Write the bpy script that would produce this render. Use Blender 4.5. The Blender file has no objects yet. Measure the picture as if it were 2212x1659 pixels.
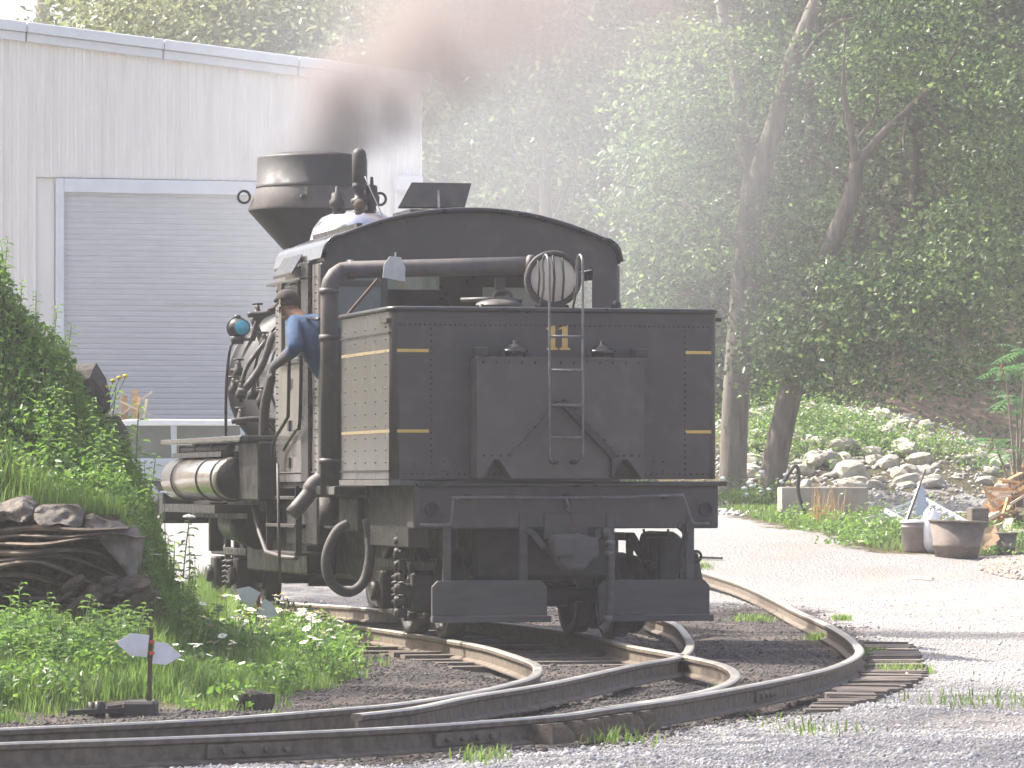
import bpy, bmesh, math, random
import numpy as np
from mathutils import Vector, Matrix, noise as mnoise

R = math.radians
random.seed(7)
RNG = np.random.default_rng(7)
S = bpy.context.scene
C = S.collection

# ------------------------------------------------------------------ camera
F, U0, VH, CAMZ = 9766.0, 1106.0, 1050.0, 1.45     # focal length and horizon in a 2212 px wide picture
cam_d = bpy.data.cameras.new('camera')
cam = bpy.data.objects.new('camera', cam_d)
C.objects.link(cam)
cam.location = (0, 0, CAMZ)
cam.rotation_euler = (R(90), 0, 0)
cam_d.sensor_width = 36
cam_d.lens = F * 36 / 2212
cam_d.shift_y = (VH - 829.5) / 2212
cam_d.clip_start = 0.5
cam_d.clip_end = 2000
S.camera = cam

# ------------------------------------------------------------------ sky, sun, exposure
SUN = Vector((-0.60, 0.24, 0.76)).normalized()
world = bpy.data.worlds.new('World')
S.world = world
world.use_nodes = True
wn = world.node_tree
wn.nodes.clear()
sky = wn.nodes.new('ShaderNodeTexSky')
sky.sky_type = 'NISHITA'
sky.sun_disc = False
sky.sun_elevation = math.asin(SUN.z)
sky.sun_rotation = math.atan2(SUN.x, SUN.y)
sky.air_density = 0.75
sky.dust_density = 6.0
bg = wn.nodes.new('ShaderNodeBackground')
bg.inputs['Strength'].default_value = 0.15
wo = wn.nodes.new('ShaderNodeOutputWorld')
wn.links.new(sky.outputs[0], bg.inputs[0])
wn.links.new(bg.outputs[0], wo.inputs[0])
sun_d = bpy.data.lights.new('sun', 'SUN')
sun_d.energy = 4.3
sun_d.angle = R(0.6)
sun_d.color = (1.0, 0.95, 0.86)
sun = bpy.data.objects.new('sun', sun_d)
C.objects.link(sun)
sun.rotation_euler = (-SUN).to_track_quat('-Z', 'Y').to_euler()
vs = S.view_settings
vs.view_transform = 'Standard'
vs.look = 'None'
vs.gamma = 1
vs.exposure = 1.36
vs.use_curve_mapping = False
cy = S.cycles
cy.use_denoising = True
try:
    cy.denoiser = 'OPENIMAGEDENOISE'
except Exception:
    pass
cy.max_bounces = 8
cy.diffuse_bounces = 3
cy.glossy_bounces = 3
cy.transmission_bounces = 4
cy.transparent_max_bounces = 8
cy.volume_bounces = 1
cy.volume_step_rate = 2.0
cy.volume_max_steps = 64
cy.sample_clamp_indirect = 6

HAZE_DENSITY = 0.0010

# ------------------------------------------------------------------ helpers: coordinates
def at(u, v, Y):
    """The point at depth Y (metres) seen at (u, v)."""
    return Vector(((u - U0) / F * Y, Y, CAMZ - (v - VH) / F * Y))

def sst(t):
    t = np.clip(t, 0, 1)
    return t * t * (3 - 2 * t)

YAW = R(14)
LF = Vector((-math.sin(YAW), math.cos(YAW), 0))    # locomotive forward
LR = Vector((math.cos(YAW), math.sin(YAW), 0))     # locomotive right
LO = Vector((0.366, 38.04, 0.15))                  # rear of the tender, on the rail head

def lw(x, y, z):
    return LO + LR * x + LF * y + Vector((0, 0, z))

def ony(u, v, y):
    """Locomotive coordinates of pixel (u, v) on the cross plane at y."""
    d = Vector(((u - U0) / F, 1, -(v - VH) / F))
    o = Vector((0, 0, CAMZ)) - LO
    t = (y - o.dot(LF)) / d.dot(LF)
    p = o + d * t
    return Vector((p.dot(LR), y, p.z))

def onx(u, v, x):
    """Locomotive coordinates of pixel (u, v) on the lengthwise plane at x."""
    d = Vector(((u - U0) / F, 1, -(v - VH) / F))
    o = Vector((0, 0, CAMZ)) - LO
    t = (x - o.dot(LR)) / d.dot(LR)
    p = o + d * t
    return Vector((x, p.dot(LF), p.z))

# ------------------------------------------------------------------ terrain
BX = np.array([-40, -14, -8, -5, -4.08, -3.86, -3.52, -3.34, -3.12, -2.84, -2.62, -2.3, -2.0])
BZ = np.array([9, 6.5, 4.9, 3.7, 3.05, 2.6, 2.3, 1.85, 1.6, 1.15, 0.42, 0.1, 0.0])

def wob(x, y, s, a):
    return a * (np.sin(x * s * 1.3 + 1.7 * np.sin(y * s * .7)) + np.sin(y * s * 1.1 + 2.1 * np.sin(x * s * .9 + .6))) * .5

def ground_z(x, y):
    x = np.asarray(x, float); y = np.asarray(y, float)
    z = 1.0 * sst((y - 50) / 25)
    # the bank on the left
    sh = np.maximum(0, y - 36) * -0.34
    zr = np.interp(x - sh, BX, BZ)
    face = np.minimum(zr, 1.25)
    low = np.minimum(zr, 0.36 * sst((y - 28.2) / 4.8))
    b = low + (face - low) * sst((y - 33.0) / .22) + (zr - face) * sst((y - 33.3) / 2.8)
    b = b * (1 - sst((y - 46) / 12))
    z = z + b
    # stony mound on the right, wooded hills behind
    z = z + 2.05 * np.exp(-((x - 5.6) / 3.5) ** 2) * sst((y - 77) / 11) * sst((x - 1.5) / 2)
    z = z + 0.7 * sst((y - 78) / 14) * sst((x - 6) / 3)
    hr = np.maximum(0, y - 98) * sst((x - 0) / 5) + np.maximum(0, y - 116) * (1 - sst((x - 0) / 5))
    hr = hr + np.maximum(0, x - 16) * sst((y - 70) / 20) * .6 + np.maximum(0, -x - 24) * .35 * sst((y - 60) / 25)
    z = z + 32 * (1 - np.exp(-0.34 * hr / 32))
    z = z + wob(x, y, .35, .05) * sst((y - 52) / 10) + wob(x, y, 1.9, .022) + wob(x, y, .12, .5) * sst((y - 105) / 20)
    return z

def gz(x, y):
    return float(ground_z(np.array([x]), np.array([y]))[0])

def hit(u, v, off=0.0):
    """Where the view ray through (u, v) meets the ground raised by off."""
    dx, dz = (u - U0) / F, -(v - VH) / F
    Y = np.arange(18, 200, .02)
    f = CAMZ + dz * Y - (ground_z(dx * Y, Y) + off)
    i = int(np.argmax(f < 0)) if (f < 0).any() else len(Y) - 1
    return Vector((dx * Y[i], Y[i], CAMZ + dz * Y[i]))

# ------------------------------------------------------------------ helpers: objects
def link(o, parent=None):
    C.objects.link(o)
    if parent is not None:
        o.parent = parent
    return o

def tag(o, label=None, cat=None, group=None, kind=None):
    if label: o['label'] = label
    if cat: o['category'] = cat
    if group: o['group'] = group
    if kind: o['kind'] = kind
    return o

def empty(name, loc, rz=0.0, label=None, cat=None, group=None):
    o = bpy.data.objects.new(name, None)
    o.empty_display_size = .3
    o.location = loc
    o.rotation_euler = (0, 0, rz)
    link(o)
    return tag(o, label, cat, group)

def inst(src, name=None, parent=None, loc=None, rot=None, scale=None):
    o = src.copy()
    if name: o.name = name
    for k in list(o.keys()):
        if parent is not None and k in ('label', 'category', 'group'):
            del o[k]
    C.objects.link(o)
    o.parent = parent
    if loc is not None: o.location = loc
    if rot is not None: o.rotation_euler = rot
    if scale is not None: o.scale = scale if hasattr(scale, '__len__') else (scale,) * 3
    return o

def copy_tree(src, loc, rz=0.0, scale=1.0):
    r = src.copy()
    C.objects.link(r)
    r.location = loc
    r.rotation_euler = (0, 0, rz)
    r.scale = (scale,) * 3 if not hasattr(scale, '__len__') else scale
    for ch in list(src.children):
        c = ch.copy(); C.objects.link(c); c.parent = r
        for g in ch.children:
            d = g.copy(); C.objects.link(d); d.parent = c
    return r

class MB:
    """Collects simple solids and links them as one mesh object."""
    def __init__(s):
        s.v, s.f, s.sm, s.mi = [], [], [], []
        s.m = 0
    def add(s, vs, fs, smooth=False, M=None):
        n = len(s.v)
        if M is not None: vs = [M @ Vector(p) for p in vs]
        s.v += [tuple(p) for p in vs]
        for f in fs:
            s.f.append([i + n for i in f]); s.sm.append(smooth); s.mi.append(s.m)
        return s
    def box(s, lo, hi, M=None):
        x0, y0, z0 = lo; x1, y1, z1 = hi
        vs = [(x0, y0, z0), (x1, y0, z0), (x1, y1, z0), (x0, y1, z0), (x0, y0, z1), (x1, y0, z1), (x1, y1, z1), (x0, y1, z1)]
        return s.add(vs, [(0, 3, 2, 1), (4, 5, 6, 7), (0, 1, 5, 4), (1, 2, 6, 5), (2, 3, 7, 6), (3, 0, 4, 7)], False, M)
    def cbox(s, c, sz, M=None):
        return s.box([c[i] - sz[i] / 2 for i in range(3)], [c[i] + sz[i] / 2 for i in range(3)], M)
    def bar(s, p0, p1, w, h=None, up=Vector((0, 0, 1))):
        """A rectangular bar from p0 to p1."""
        h = h or w
        p0, p1 = Vector(p0), Vector(p1)
        d = (p1 - p0).normalized()
        if abs(d.dot(up)) > .98: up = Vector((0, 1, 0))
        a = d.cross(up).normalized(); b = a.cross(d).normalized()
        vs = []
        for p in (p0, p1):
            for i, j in ((-1, -1), (1, -1), (1, 1), (-1, 1)):
                vs.append(p + a * (i * w / 2) + b * (j * h / 2))
        return s.add(vs, [(3, 2, 1, 0), (4, 5, 6, 7), (0, 1, 5, 4), (1, 2, 6, 5), (2, 3, 7, 6), (3, 0, 4, 7)])
    def tube(s, pts, r, n=10, caps=True, closed=False):
        pts = [Vector(p) for p in pts]
        rs = r if hasattr(r, '__len__') else [r] * len(pts)
        k = len(pts)
        vs, fs = [], []
        prev = None
        for i, p in enumerate(pts):
            if closed:
                d = (pts[(i + 1) % k] - pts[i - 1]).normalized()
            else:
                d = (pts[min(i + 1, k - 1)] - pts[max(i - 1, 0)]).normalized()
            if prev is None:
                up = Vector((0, 0, 1)) if abs(d.z) < .9 else Vector((0, 1, 0))
                a = d.cross(up).normalized()
            else:
                a = (prev - d * prev.dot(d)).normalized()
            prev = a
            b = d.cross(a)
            for j in range(n):
                t = 2 * math.pi * j / n
                vs.append(p + (a * math.cos(t) + b * math.sin(t)) * rs[i])
        for i in range(k if closed else k - 1):
            o, q = i * n, ((i + 1) % k) * n
            for j in range(n):
                fs.append((o + j, o + (j + 1) % n, q + (j + 1) % n, q + j))
        s.add(vs, fs, True)
        if caps and not closed:
            s.add(vs[:n], [tuple(reversed(range(n)))])
            s.add(vs[-n:], [tuple(range(n))])
        return s
    def cyl(s, p0, p1, r0, r1=None, n=16, caps=True):
        return s.tube([p0, p1], [r0, r1 if r1 is not None else r0], n, caps)
    def lathe(s, prof, o=(0, 0, 0), n=24, axis='z', smooth=True):
        """prof: (radius, height) pairs turned about an axis through o; each segment keeps its own edge."""
        o = Vector(o)
        def P(r, h, t):
            c, q = r * math.cos(t), r * math.sin(t)
            return o + (Vector((c, q, h)) if axis == 'z' else Vector((c, h, q)) if axis == 'y' else Vector((h, c, q)))
        for (r0, h0), (r1, h1) in zip(prof[:-1], prof[1:]):
            vs, fs = [], []
            for j in range(n):
                t = 2 * math.pi * j / n
                vs += [P(r0, h0, t), P(r1, h1, t)]
            for j in range(n):
                a, b = 2 * j, 2 * ((j + 1) % n)
                fs.append((a, b, b + 1, a + 1))
            s.add(vs, fs, smooth)
        return s
    def prism(s, poly, h0, h1, axis='z', M=None, smooth=False):
        """Extrudes a 2-D outline between h0 and h1 along an axis."""
        def P(a, b, h):
            return (a, b, h) if axis == 'z' else (a, h, b) if axis == 'y' else (h, a, b)
        n = len(poly)
        vs = [P(a, b, h0) for a, b in poly] + [P(a, b, h1) for a, b in poly]
        s.add(vs, [tuple(reversed(range(n))), tuple(range(n, 2 * n))], False, M)
        s.add(vs, [(i, (i + 1) % n, n + (i + 1) % n, n + i) for i in range(n)], smooth, M)
        return s
    def ball(s, c, r, n=12, m=8, z0=-1.0, M=None):
        c = Vector(c)
        rr = r if hasattr(r, '__len__') else (r, r, r)
        vs, fs = [], []
        a0 = math.asin(z0)
        for i in range(m + 1):
            a = a0 + (math.pi / 2 - a0) * i / m
            for j in range(n):
                t = 2 * math.pi * j / n
                vs.append(c + Vector((rr[0] * math.cos(a) * math.cos(t), rr[1] * math.cos(a) * math.sin(t), rr[2] * math.sin(a))))
        for i in range(m):
            for j in range(n):
                fs.append((i * n + j, i * n + (j + 1) % n, (i + 1) * n + (j + 1) % n, (i + 1) * n + j))
        return s.add(vs, fs, True, M)
    def torus(s, c, rad, r, ax=(0, 1, 0), n=20, k=8):
        c, ax = Vector(c), Vector(ax).normalized()
        up = Vector((0, 0, 1)) if abs(ax.z) < .9 else Vector((1, 0, 0))
        a = ax.cross(up).normalized(); b = ax.cross(a)
        return s.tube([c + (a * math.cos(2 * math.pi * i / n) + b * math.sin(2 * math.pi * i / n)) * rad for i in range(n)], r, k, False, True)
    def mesh(s, name, mats):
        me = bpy.data.meshes.new(name)
        me.from_pydata(s.v, [], s.f)
        for m in (mats if isinstance(mats, (list, tuple)) else [mats]): me.materials.append(m)
        me.polygons.foreach_set('use_smooth', s.sm)
        me.polygons.foreach_set('material_index', s.mi)
        bm = bmesh.new(); bm.from_mesh(me)
        bmesh.ops.remove_doubles(bm, verts=bm.verts, dist=1e-5)
        bmesh.ops.recalc_face_normals(bm, faces=bm.faces)
        bm.to_mesh(me); bm.free()
        me.update()
        return me
    def build(s, name, mats, parent=None, bevel=0.0, seg=1):
        o = bpy.data.objects.new(name, s.mesh(name, mats))
        link(o, parent)
        if bevel:
            b = o.modifiers.new('bevel', 'BEVEL')
            b.width = bevel; b.segments = seg; b.limit_method = 'ANGLE'; b.angle_limit = R(50)
        return o

def smooth_path(pts, n=8):
    """Catmull-Rom curve through the points."""
    P = [Vector(p) for p in pts]
    P = [P[0] * 2 - P[1]] + P + [P[-1] * 2 - P[-2]]
    out = []
    for i in range(1, len(P) - 2):
        a, b, c, d = P[i - 1:i + 3]
        for k in range(n):
            t = k / n
            out.append(.5 * ((2 * b) + (c - a) * t + (2 * a - 5 * b + 4 * c - d) * t * t + (3 * b - a - 3 * c + d) * t ** 3))
    out.append(P[-2])
    return out

def tri_mesh(name, V, T, mat, tint=None, smooth=False):
    me = bpy.data.meshes.new(name)
    V = np.ascontiguousarray(V, dtype=np.float32).reshape(-1, 3)
    T = np.ascontiguousarray(T, dtype=np.int32).reshape(-1, 3)
    me.vertices.add(len(V)); me.vertices.foreach_set('co', V.ravel())
    me.loops.add(T.size); me.loops.foreach_set('vertex_index', T.ravel())
    me.polygons.add(len(T))
    me.polygons.foreach_set('loop_start', np.arange(0, T.size, 3, dtype=np.int32))
    me.update(calc_edges=True)
    if smooth: me.polygons.foreach_set('use_smooth', np.ones(len(T), dtype=bool))
    for m in (mat if isinstance(mat, (list, tuple)) else [mat]): me.materials.append(m)
    if tint is not None:
        a = me.attributes.new('tint', 'FLOAT', 'POINT')
        a.data.foreach_set('value', np.ascontiguousarray(tint, dtype=np.float32))
    me.validate()
    return me

# ------------------------------------------------------------------ materials
def nodes(m):
    m.use_nodes = True
    t = m.node_tree
    t.nodes.clear()
    out = t.nodes.new('ShaderNodeOutputMaterial')
    return t, out

def mat(name, c0, c1=None, rough=.6, rough1=None, scale=6.0, detail=4.0, metal=0.0, bump=0.0, bscale=None, stretch=None,
        lo=.35, hi=.65, c2=None, scale2=1.5, spec=.5, coat=0.0):
    """Principled material whose colour wanders between c0 and c1 (and patches of c2) with noise."""
    m = bpy.data.materials.new(name)
    t, out = nodes(m)
    N, L = t.nodes, t.links
    p = N.new('ShaderNodeBsdfPrincipled')
    L.new(p.outputs[0], out.inputs[0])
    p.inputs['Metallic'].default_value = metal
    p.inputs['Specular IOR Level'].default_value = spec
    p.inputs['Coat Weight'].default_value = coat
    p.inputs['Coat Roughness'].default_value = .12
    c1 = c1 or tuple(min(1, c * 1.35) for c in c0)
    tc = N.new('ShaderNodeTexCoord')
    mp = N.new('ShaderNodeMapping')
    if stretch: mp.inputs['Scale'].default_value = stretch
    L.new(tc.outputs['Object'], mp.inputs[0])
    nz = N.new('ShaderNodeTexNoise'); nz.inputs['Scale'].default_value = scale; nz.inputs['Detail'].default_value = detail
    nz.inputs['Roughness'].default_value = .6
    L.new(mp.outputs[0], nz.inputs['Vector'])
    rp = N.new('ShaderNodeMapRange'); rp.inputs[1].default_value = lo; rp.inputs[2].default_value = hi
    L.new(nz.outputs[0], rp.inputs[0])
    mx = N.new('ShaderNodeMix'); mx.data_type = 'RGBA'
    mx.inputs[6].default_value = (*c0, 1); mx.inputs[7].default_value = (*c1, 1)
    L.new(rp.outputs[0], mx.inputs[0])
    col = mx.outputs[2]
    if c2:
        n2 = N.new('ShaderNodeTexNoise'); n2.inputs['Scale'].default_value = scale2; n2.inputs['Detail'].default_value = 6
        L.new(mp.outputs[0], n2.inputs['Vector'])
        r2 = N.new('ShaderNodeMapRange'); r2.inputs[1].default_value = .5; r2.inputs[2].default_value = .68
        L.new(n2.outputs[0], r2.inputs[0])
        m2 = N.new('ShaderNodeMix'); m2.data_type = 'RGBA'
        m2.inputs[7].default_value = (*c2, 1)
        L.new(r2.outputs[0], m2.inputs[0]); L.new(col, m2.inputs[6])
        col = m2.outputs[2]
    L.new(col, p.inputs['Base Color'])
    if rough1 is None:
        p.inputs['Roughness'].default_value = rough
    else:
        rr = N.new('ShaderNodeMapRange'); rr.inputs[1].default_value = lo; rr.inputs[2].default_value = hi
        rr.inputs[3].default_value = rough; rr.inputs[4].default_value = rough1
        L.new(nz.outputs[0], rr.inputs[0]); L.new(rr.outputs[0], p.inputs['Roughness'])
    if bump:
        bn = N.new('ShaderNodeTexNoise'); bn.inputs['Scale'].default_value = bscale or scale * 4; bn.inputs['Detail'].default_value = 5
        L.new(mp.outputs[0], bn.inputs['Vector'])
        b = N.new('ShaderNodeBump'); b.inputs['Strength'].default_value = bump; b.inputs['Distance'].default_value = .02
        L.new(bn.outputs[0], b.inputs['Height']); L.new(b.outputs[0], p.inputs['Normal'])
    return m

def leaf_mat(name, c0, c1, trans=.5, gloss=.35):
    """Leaves: each leaf its own tint, light passes through."""
    m = bpy.data.materials.new(name)
    t, out = nodes(m)
    N, L = t.nodes, t.links
    a = N.new('ShaderNodeAttribute'); a.attribute_name = 'tint'
    mx = N.new('ShaderNodeMix'); mx.data_type = 'RGBA'
    mx.inputs[6].default_value = (*c0, 1); mx.inputs[7].default_value = (*c1, 1)
    L.new(a.outputs['Fac'], mx.inputs[0])
    p = N.new('ShaderNodeBsdfPrincipled'); p.inputs['Roughness'].default_value = gloss
    p.inputs['Specular IOR Level'].default_value = .4
    L.new(mx.outputs[2], p.inputs['Base Color'])
    hs = N.new('ShaderNodeHueSaturation'); hs.inputs['Hue'].default_value = .492; hs.inputs['Saturation'].default_value = 1.1; hs.inputs['Value'].default_value = 1.9
    L.new(mx.outputs[2], hs.inputs['Color'])
    tr = N.new('ShaderNodeBsdfTranslucent'); L.new(hs.outputs[0], tr.inputs[0])
    ms = N.new('ShaderNodeMixShader'); ms.inputs[0].default_value = trans
    L.new(p.outputs[0], ms.inputs[1]); L.new(tr.outputs[0], ms.inputs[2])
    L.new(ms.outputs[0], out.inputs[0])
    return m

def glass_mat(name, col=(.5, .55, .55), alpha=.5, rough=.08):
    m = bpy.data.materials.new(name)
    t, out = nodes(m)
    N, L = t.nodes, t.links
    g = N.new('ShaderNodeBsdfPrincipled'); g.inputs['Base Color'].default_value = (*col, 1); g.inputs['Roughness'].default_value = rough
    tr = N.new('ShaderNodeBsdfTransparent'); tr.inputs[0].default_value = (.75, .8, .78, 1)
    ms = N.new('ShaderNodeMixShader'); ms.inputs[0].default_value = alpha
    L.new(tr.outputs[0], ms.inputs[1]); L.new(g.outputs[0], ms.inputs[2]); L.new(ms.outputs[0], out.inputs[0])
    return m

M = {}
M['black'] = mat('black_paint', (.012, .012, .014), (.035, .033, .033), .22, .42, scale=3, bump=.06, bscale=9)
M['side'] = mat('glossy_black_paint', (.040, .040, .041), (.066, .064, .063), .2, .34, scale=4, stretch=(1, 1, .35), lo=.42, hi=.75, coat=.4)
M['cab_sheen'] = mat('cab_paint_painted_sheen', (.09, .086, .085), (.18, .168, .16), .16, .3, scale=3, stretch=(1, 2.2, .12), lo=.4, hi=.7, coat=.5)  # shiny black cab sides; their bright reflections are put into a lighter, streaked base colour
M['rear'] = mat('dusty_black_paint', (.047, .041, .040), (.070, .061, .059), .5, .72, scale=2.2, bump=.04, bscale=14, c2=(.082, .071, .068), scale2=5)
M['iron'] = mat('dirty_iron', (.02, .019, .019), (.05, .042, .038), .5, .8, scale=9, bump=.25, bscale=40)
M['grease'] = mat('greasy_iron', (.010, .010, .011), (.03, .026, .024), .35, .6, scale=8, bump=.3, bscale=30)
M['board'] = mat('grey_black_board', (.05, .048, .05), (.075, .07, .07), .7, scale=3, bump=.1, stretch=(1, 1, 4))
M['pipe'] = mat('sooty_pipe', (.06, .055, .055), (.11, .095, .09), .5, .7, scale=6, bump=.08)
M['steel'] = mat('worn_steel_rod', (.10, .10, .105), (.18, .175, .175), .35, .5, scale=12, metal=.4)
M['stack'] = mat('sooty_stack_iron', (.022, .022, .026), (.042, .040, .044), .5, .7, scale=5, bump=.1)
M['dome'] = mat('polished_dome', (.55, .55, .58), (.65, .65, .68), .12, scale=5, metal=1.0)
M['yellow'] = mat('yellow_lining', (.55, .36, .09), (.62, .42, .13), .55, scale=20)
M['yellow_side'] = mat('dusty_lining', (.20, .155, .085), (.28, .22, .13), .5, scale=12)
M['lens'] = mat('frosted_lens', (.50, .44, .37), (.58, .50, .42), .35, scale=30)
M['blue_lens'] = mat('blue_lens', (.02, .30, .42), (.05, .45, .60), .08, scale=8, coat=1)
M['rust'] = mat('brown_rust', (.065, .04, .03), (.11, .07, .05), .85, scale=12, bump=.3)
M['railsteel'] = mat('rusty_rail', (.11, .085, .065), (.19, .155, .12), .75, scale=14, bump=.25, bscale=60)
M['railhead'] = mat('worn_rail_head', (.40, .37, .32), (.52, .48, .42), .38, .55, scale=14, metal=.7)
M['tank'] = mat('brown_gloss_tank', (.19, .17, .15), (.27, .24, .21), .14, .25, scale=4, coat=.6, metal=.35)
M['wood'] = mat('weathered_timber', (.10, .083, .07), (.19, .16, .135), .9, scale=5, stretch=(1, 12, 12), bump=.5, bscale=9)
M['wood_new'] = mat('orange_scrap_wood', (.38, .20, .09), (.56, .36, .19), .85, scale=6, stretch=(1, 8, 8), bump=.3)
M['wood_pale'] = mat('pale_scrap_wood', (.62, .50, .36), (.74, .64, .50), .85, scale=6, stretch=(1, 8, 8), bump=.3)
M['bark'] = mat('grey_bark', (.115, .10, .085), (.225, .20, .17), .95, scale=7, stretch=(1, 1, .22), bump=1.0, bscale=14)
M['bark_dark'] = mat('dark_bark', (.085, .072, .06), (.17, .145, .12), .95, scale=7, stretch=(1, 1, .25), bump=1.0, bscale=14)
M['stone'] = mat('pale_creek_stone', (.33, .31, .27), (.50, .47, .42), .9, scale=4, bump=.4, bscale=12, c2=(.30, .26, .21), scale2=2)
M['shale'] = mat('grey_brown_shale', (.085, .063, .047), (.21, .165, .125), .95, scale=5, stretch=(1, 1, 5), bump=.7, bscale=22)
M['capstone'] = mat('grey_mortar', (.13, .11, .095), (.21, .185, .16), .95, scale=6, bump=1.0, bscale=26, c2=(.10, .085, .07), scale2=3)
M['concrete'] = mat('weathered_concrete', (.30, .26, .22), (.40, .36, .31), .9, scale=3, bump=.3, stretch=(1, 1, .5), c2=(.24, .20, .165), scale2=2)
M['white_panel'] = mat('white_sheet_metal', (.76, .73, .69), (.82, .79, .75), .5, scale=2, stretch=(3, 3, .3), c2=(.70, .67, .63), scale2=1.1)
M['trim'] = mat('white_blue_trim', (.60, .62, .66), (.66, .68, .72), .45, scale=3)
M['door_grey'] = mat('grey_roller_door', (.47, .47, .49), (.52, .52, .54), .55, scale=2, stretch=(1, 1, 6))
M['silver'] = mat('silver_car_paint', (.42, .47, .52), (.46, .51, .56), .3, scale=3, metal=.3, coat=.7)
M['silver2'] = mat('pale_car_roof', (.68, .70, .72), (.74, .76, .78), .35, scale=3, coat=.5)
M['rubber'] = mat('black_rubber', (.02, .02, .02), (.035, .035, .035), .8, scale=20, bump=.1)
M['hose'] = mat('grey_hose', (.05, .048, .048), (.085, .08, .08), .7, scale=18, bump=.2)
M['car_glass'] = mat('dark_car_glass', (.10, .11, .10), (.16, .17, .15), .06, scale=1.2, coat=1)
M['galv'] = mat('galvanised_metal', (.42, .42, .42), (.52, .52, .51), .4, scale=8, metal=.5)
M['alu'] = mat('aluminium', (.62, .64, .66), (.70, .72, .74), .35, scale=8, metal=.6)
M['brown_tub'] = mat('brown_iron_tub', (.11, .085, .07), (.18, .145, .12), .75, scale=6, bump=.2)
M['grey_tub'] = mat('grey_brown_can', (.20, .17, .15), (.29, .25, .23), .7, scale=6, bump=.1)
M['card'] = mat('brown_board', (.32, .21, .12), (.42, .29, .17), .9, scale=7, bump=.1)
M['plastic'] = mat('white_plastic', (.78, .78, .80), (.85, .85, .88), .4, scale=5)
M['target'] = mat('white_target_paint', (.66, .66, .70), (.74, .74, .78), .5, scale=12, c2=(.58, .56, .55), scale2=5)
M['seed'] = mat('dark_red_seed', (.16, .025, .02), (.24, .05, .035), .8, scale=20)
M['rbox'] = mat('dusty_box_paint', (.060, .050, .048), (.088, .074, .070), .5, .72, scale=2.2, bump=.04, bscale=14, c2=(.10, .085, .08), scale2=4)
M['red'] = mat('faded_red', (.45, .06, .03), (.55, .10, .05), .6, scale=9)
M['skin'] = mat('skin', (.34, .16, .105), (.40, .20, .13), .5, scale=9)
M['shirt'] = mat('blue_shirt', (.028, .062, .135), (.042, .085, .17), .9, scale=9, bump=.4, bscale=22)
M['cap'] = mat('dark_cap', (.025, .018, .02), (.045, .03, .03), .85, scale=9)
M['glove'] = mat('grey_glove', (.055, .055, .065), (.10, .10, .11), .85, scale=14, bump=.4)
M['hair'] = mat('dark_hair', (.02, .014, .01), (.035, .025, .02), .6, scale=30)
M['petal'] = mat('white_petals', (.82, .82, .80), (.86, .86, .84), .7, scale=9)
M['flower_eye'] = mat('yellow_flower_centre', (.60, .42, .03), (.68, .5, .05), .8, scale=9)
M['stem'] = mat('green_stem', (.09, .14, .04), (.13, .19, .06), .7, scale=9)
M['glass'] = glass_mat('cab_glass', (.30, .32, .32), .55)
M['leaf'] = leaf_mat('maple_leaf', (.030, .062, .03), (.145, .205, .08), .5)
M['leaf_far'] = leaf_mat('far_leaf', (.042, .078, .045), (.14, .185, .09), .5)
M['leaf_pale'] = leaf_mat('pale_leaf', (.10, .12, .06), (.18, .20, .10), .45)
M['weed'] = leaf_mat('weed_leaf', (.07, .14, .035), (.16, .26, .07), .42)
M['sumac'] = leaf_mat('sumac_leaf', (.06, .13, .05), (.10, .19, .08), .4)
M['grass'] = leaf_mat('grass_blade', (.08, .145, .04), (.18, .26, .075), .4, .5)
M['dry'] = leaf_mat('dry_stalk', (.30, .20, .10), (.42, .30, .15), .3, .7)

# ------------------------------------------------------------------ rails (lines measured on the ground, kinks and all)
def flat(u, v, z=.15):
    Y = (CAMZ - z) * F / (v - VH)
    return Vector(((u - U0) / F * Y, Y, z))
def drape(p, h=.15):
    return Vector((p.x, p.y, gz(p.x, p.y) * (1 if p.y > 50 else 0) + h))

px_inner = [(-420, 1589), (-200, 1582), (0, 1573), (432, 1553), (720, 1531), (864, 1518), (1013, 1495), (1107, 1474), (1151, 1459), (1162, 1443), (1150, 1430), (1095, 1410), (1025, 1391)]
px_outer = [(-420, 1618), (-200, 1612), (0, 1604), (432, 1589), (864, 1569), (1189, 1545), (1306, 1529), (1452, 1509), (1599, 1483), (1716, 1460), (1800, 1439), (1851, 1414), (1851, 1392), (1804, 1357), (1716, 1316), (1681, 1298)]
px_mid = [(770, 1542), (896, 1527), (1013, 1503), (1189, 1474), (1364, 1436), (1458, 1419), (1487, 1402), (1487, 1380), (1461, 1348)]
px_right = [(1290, 1530), (1452, 1505), (1540, 1486), (1581, 1468), (1587, 1451), (1558, 1434), (1505, 1421), (1452, 1410), (1364, 1394), (1290, 1376)]
R_in = [flat(*p) for p in px_inner] + [lw(-.75, y, 0) for y in (2.5, 5, 8)] + [drape(lw(-.75 - k * k * .018, 8 + k, 0)) for k in (3, 6, 9, 12, 16)]
R_rt = [flat(*p) for p in px_right] + [lw(.75, y, 0) for y in (2.5, 5, 8)] + [drape(lw(.75 - k * k * .018, 8 + k, 0)) for k in (3, 6, 9, 12, 16)]
R_out = [flat(*p) for p in px_outer] + [hit(1599, 1260, .15), hit(1499, 1228, .15), hit(1440, 1206, .15)]
R_mid = [flat(*p) for p in px_mid] + [Vector((1.40, 45.5, .15)), Vector((1.15, 51, .16)), drape(Vector((.85, 57, 0))), drape(Vector((.5, 64, 0)))]
RAILS = [smooth_path(p, 8) for p in (R_in, R_out, R_mid, R_rt)]
RP = np.array([[p.x, p.y] for r in RAILS for p in r])

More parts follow.
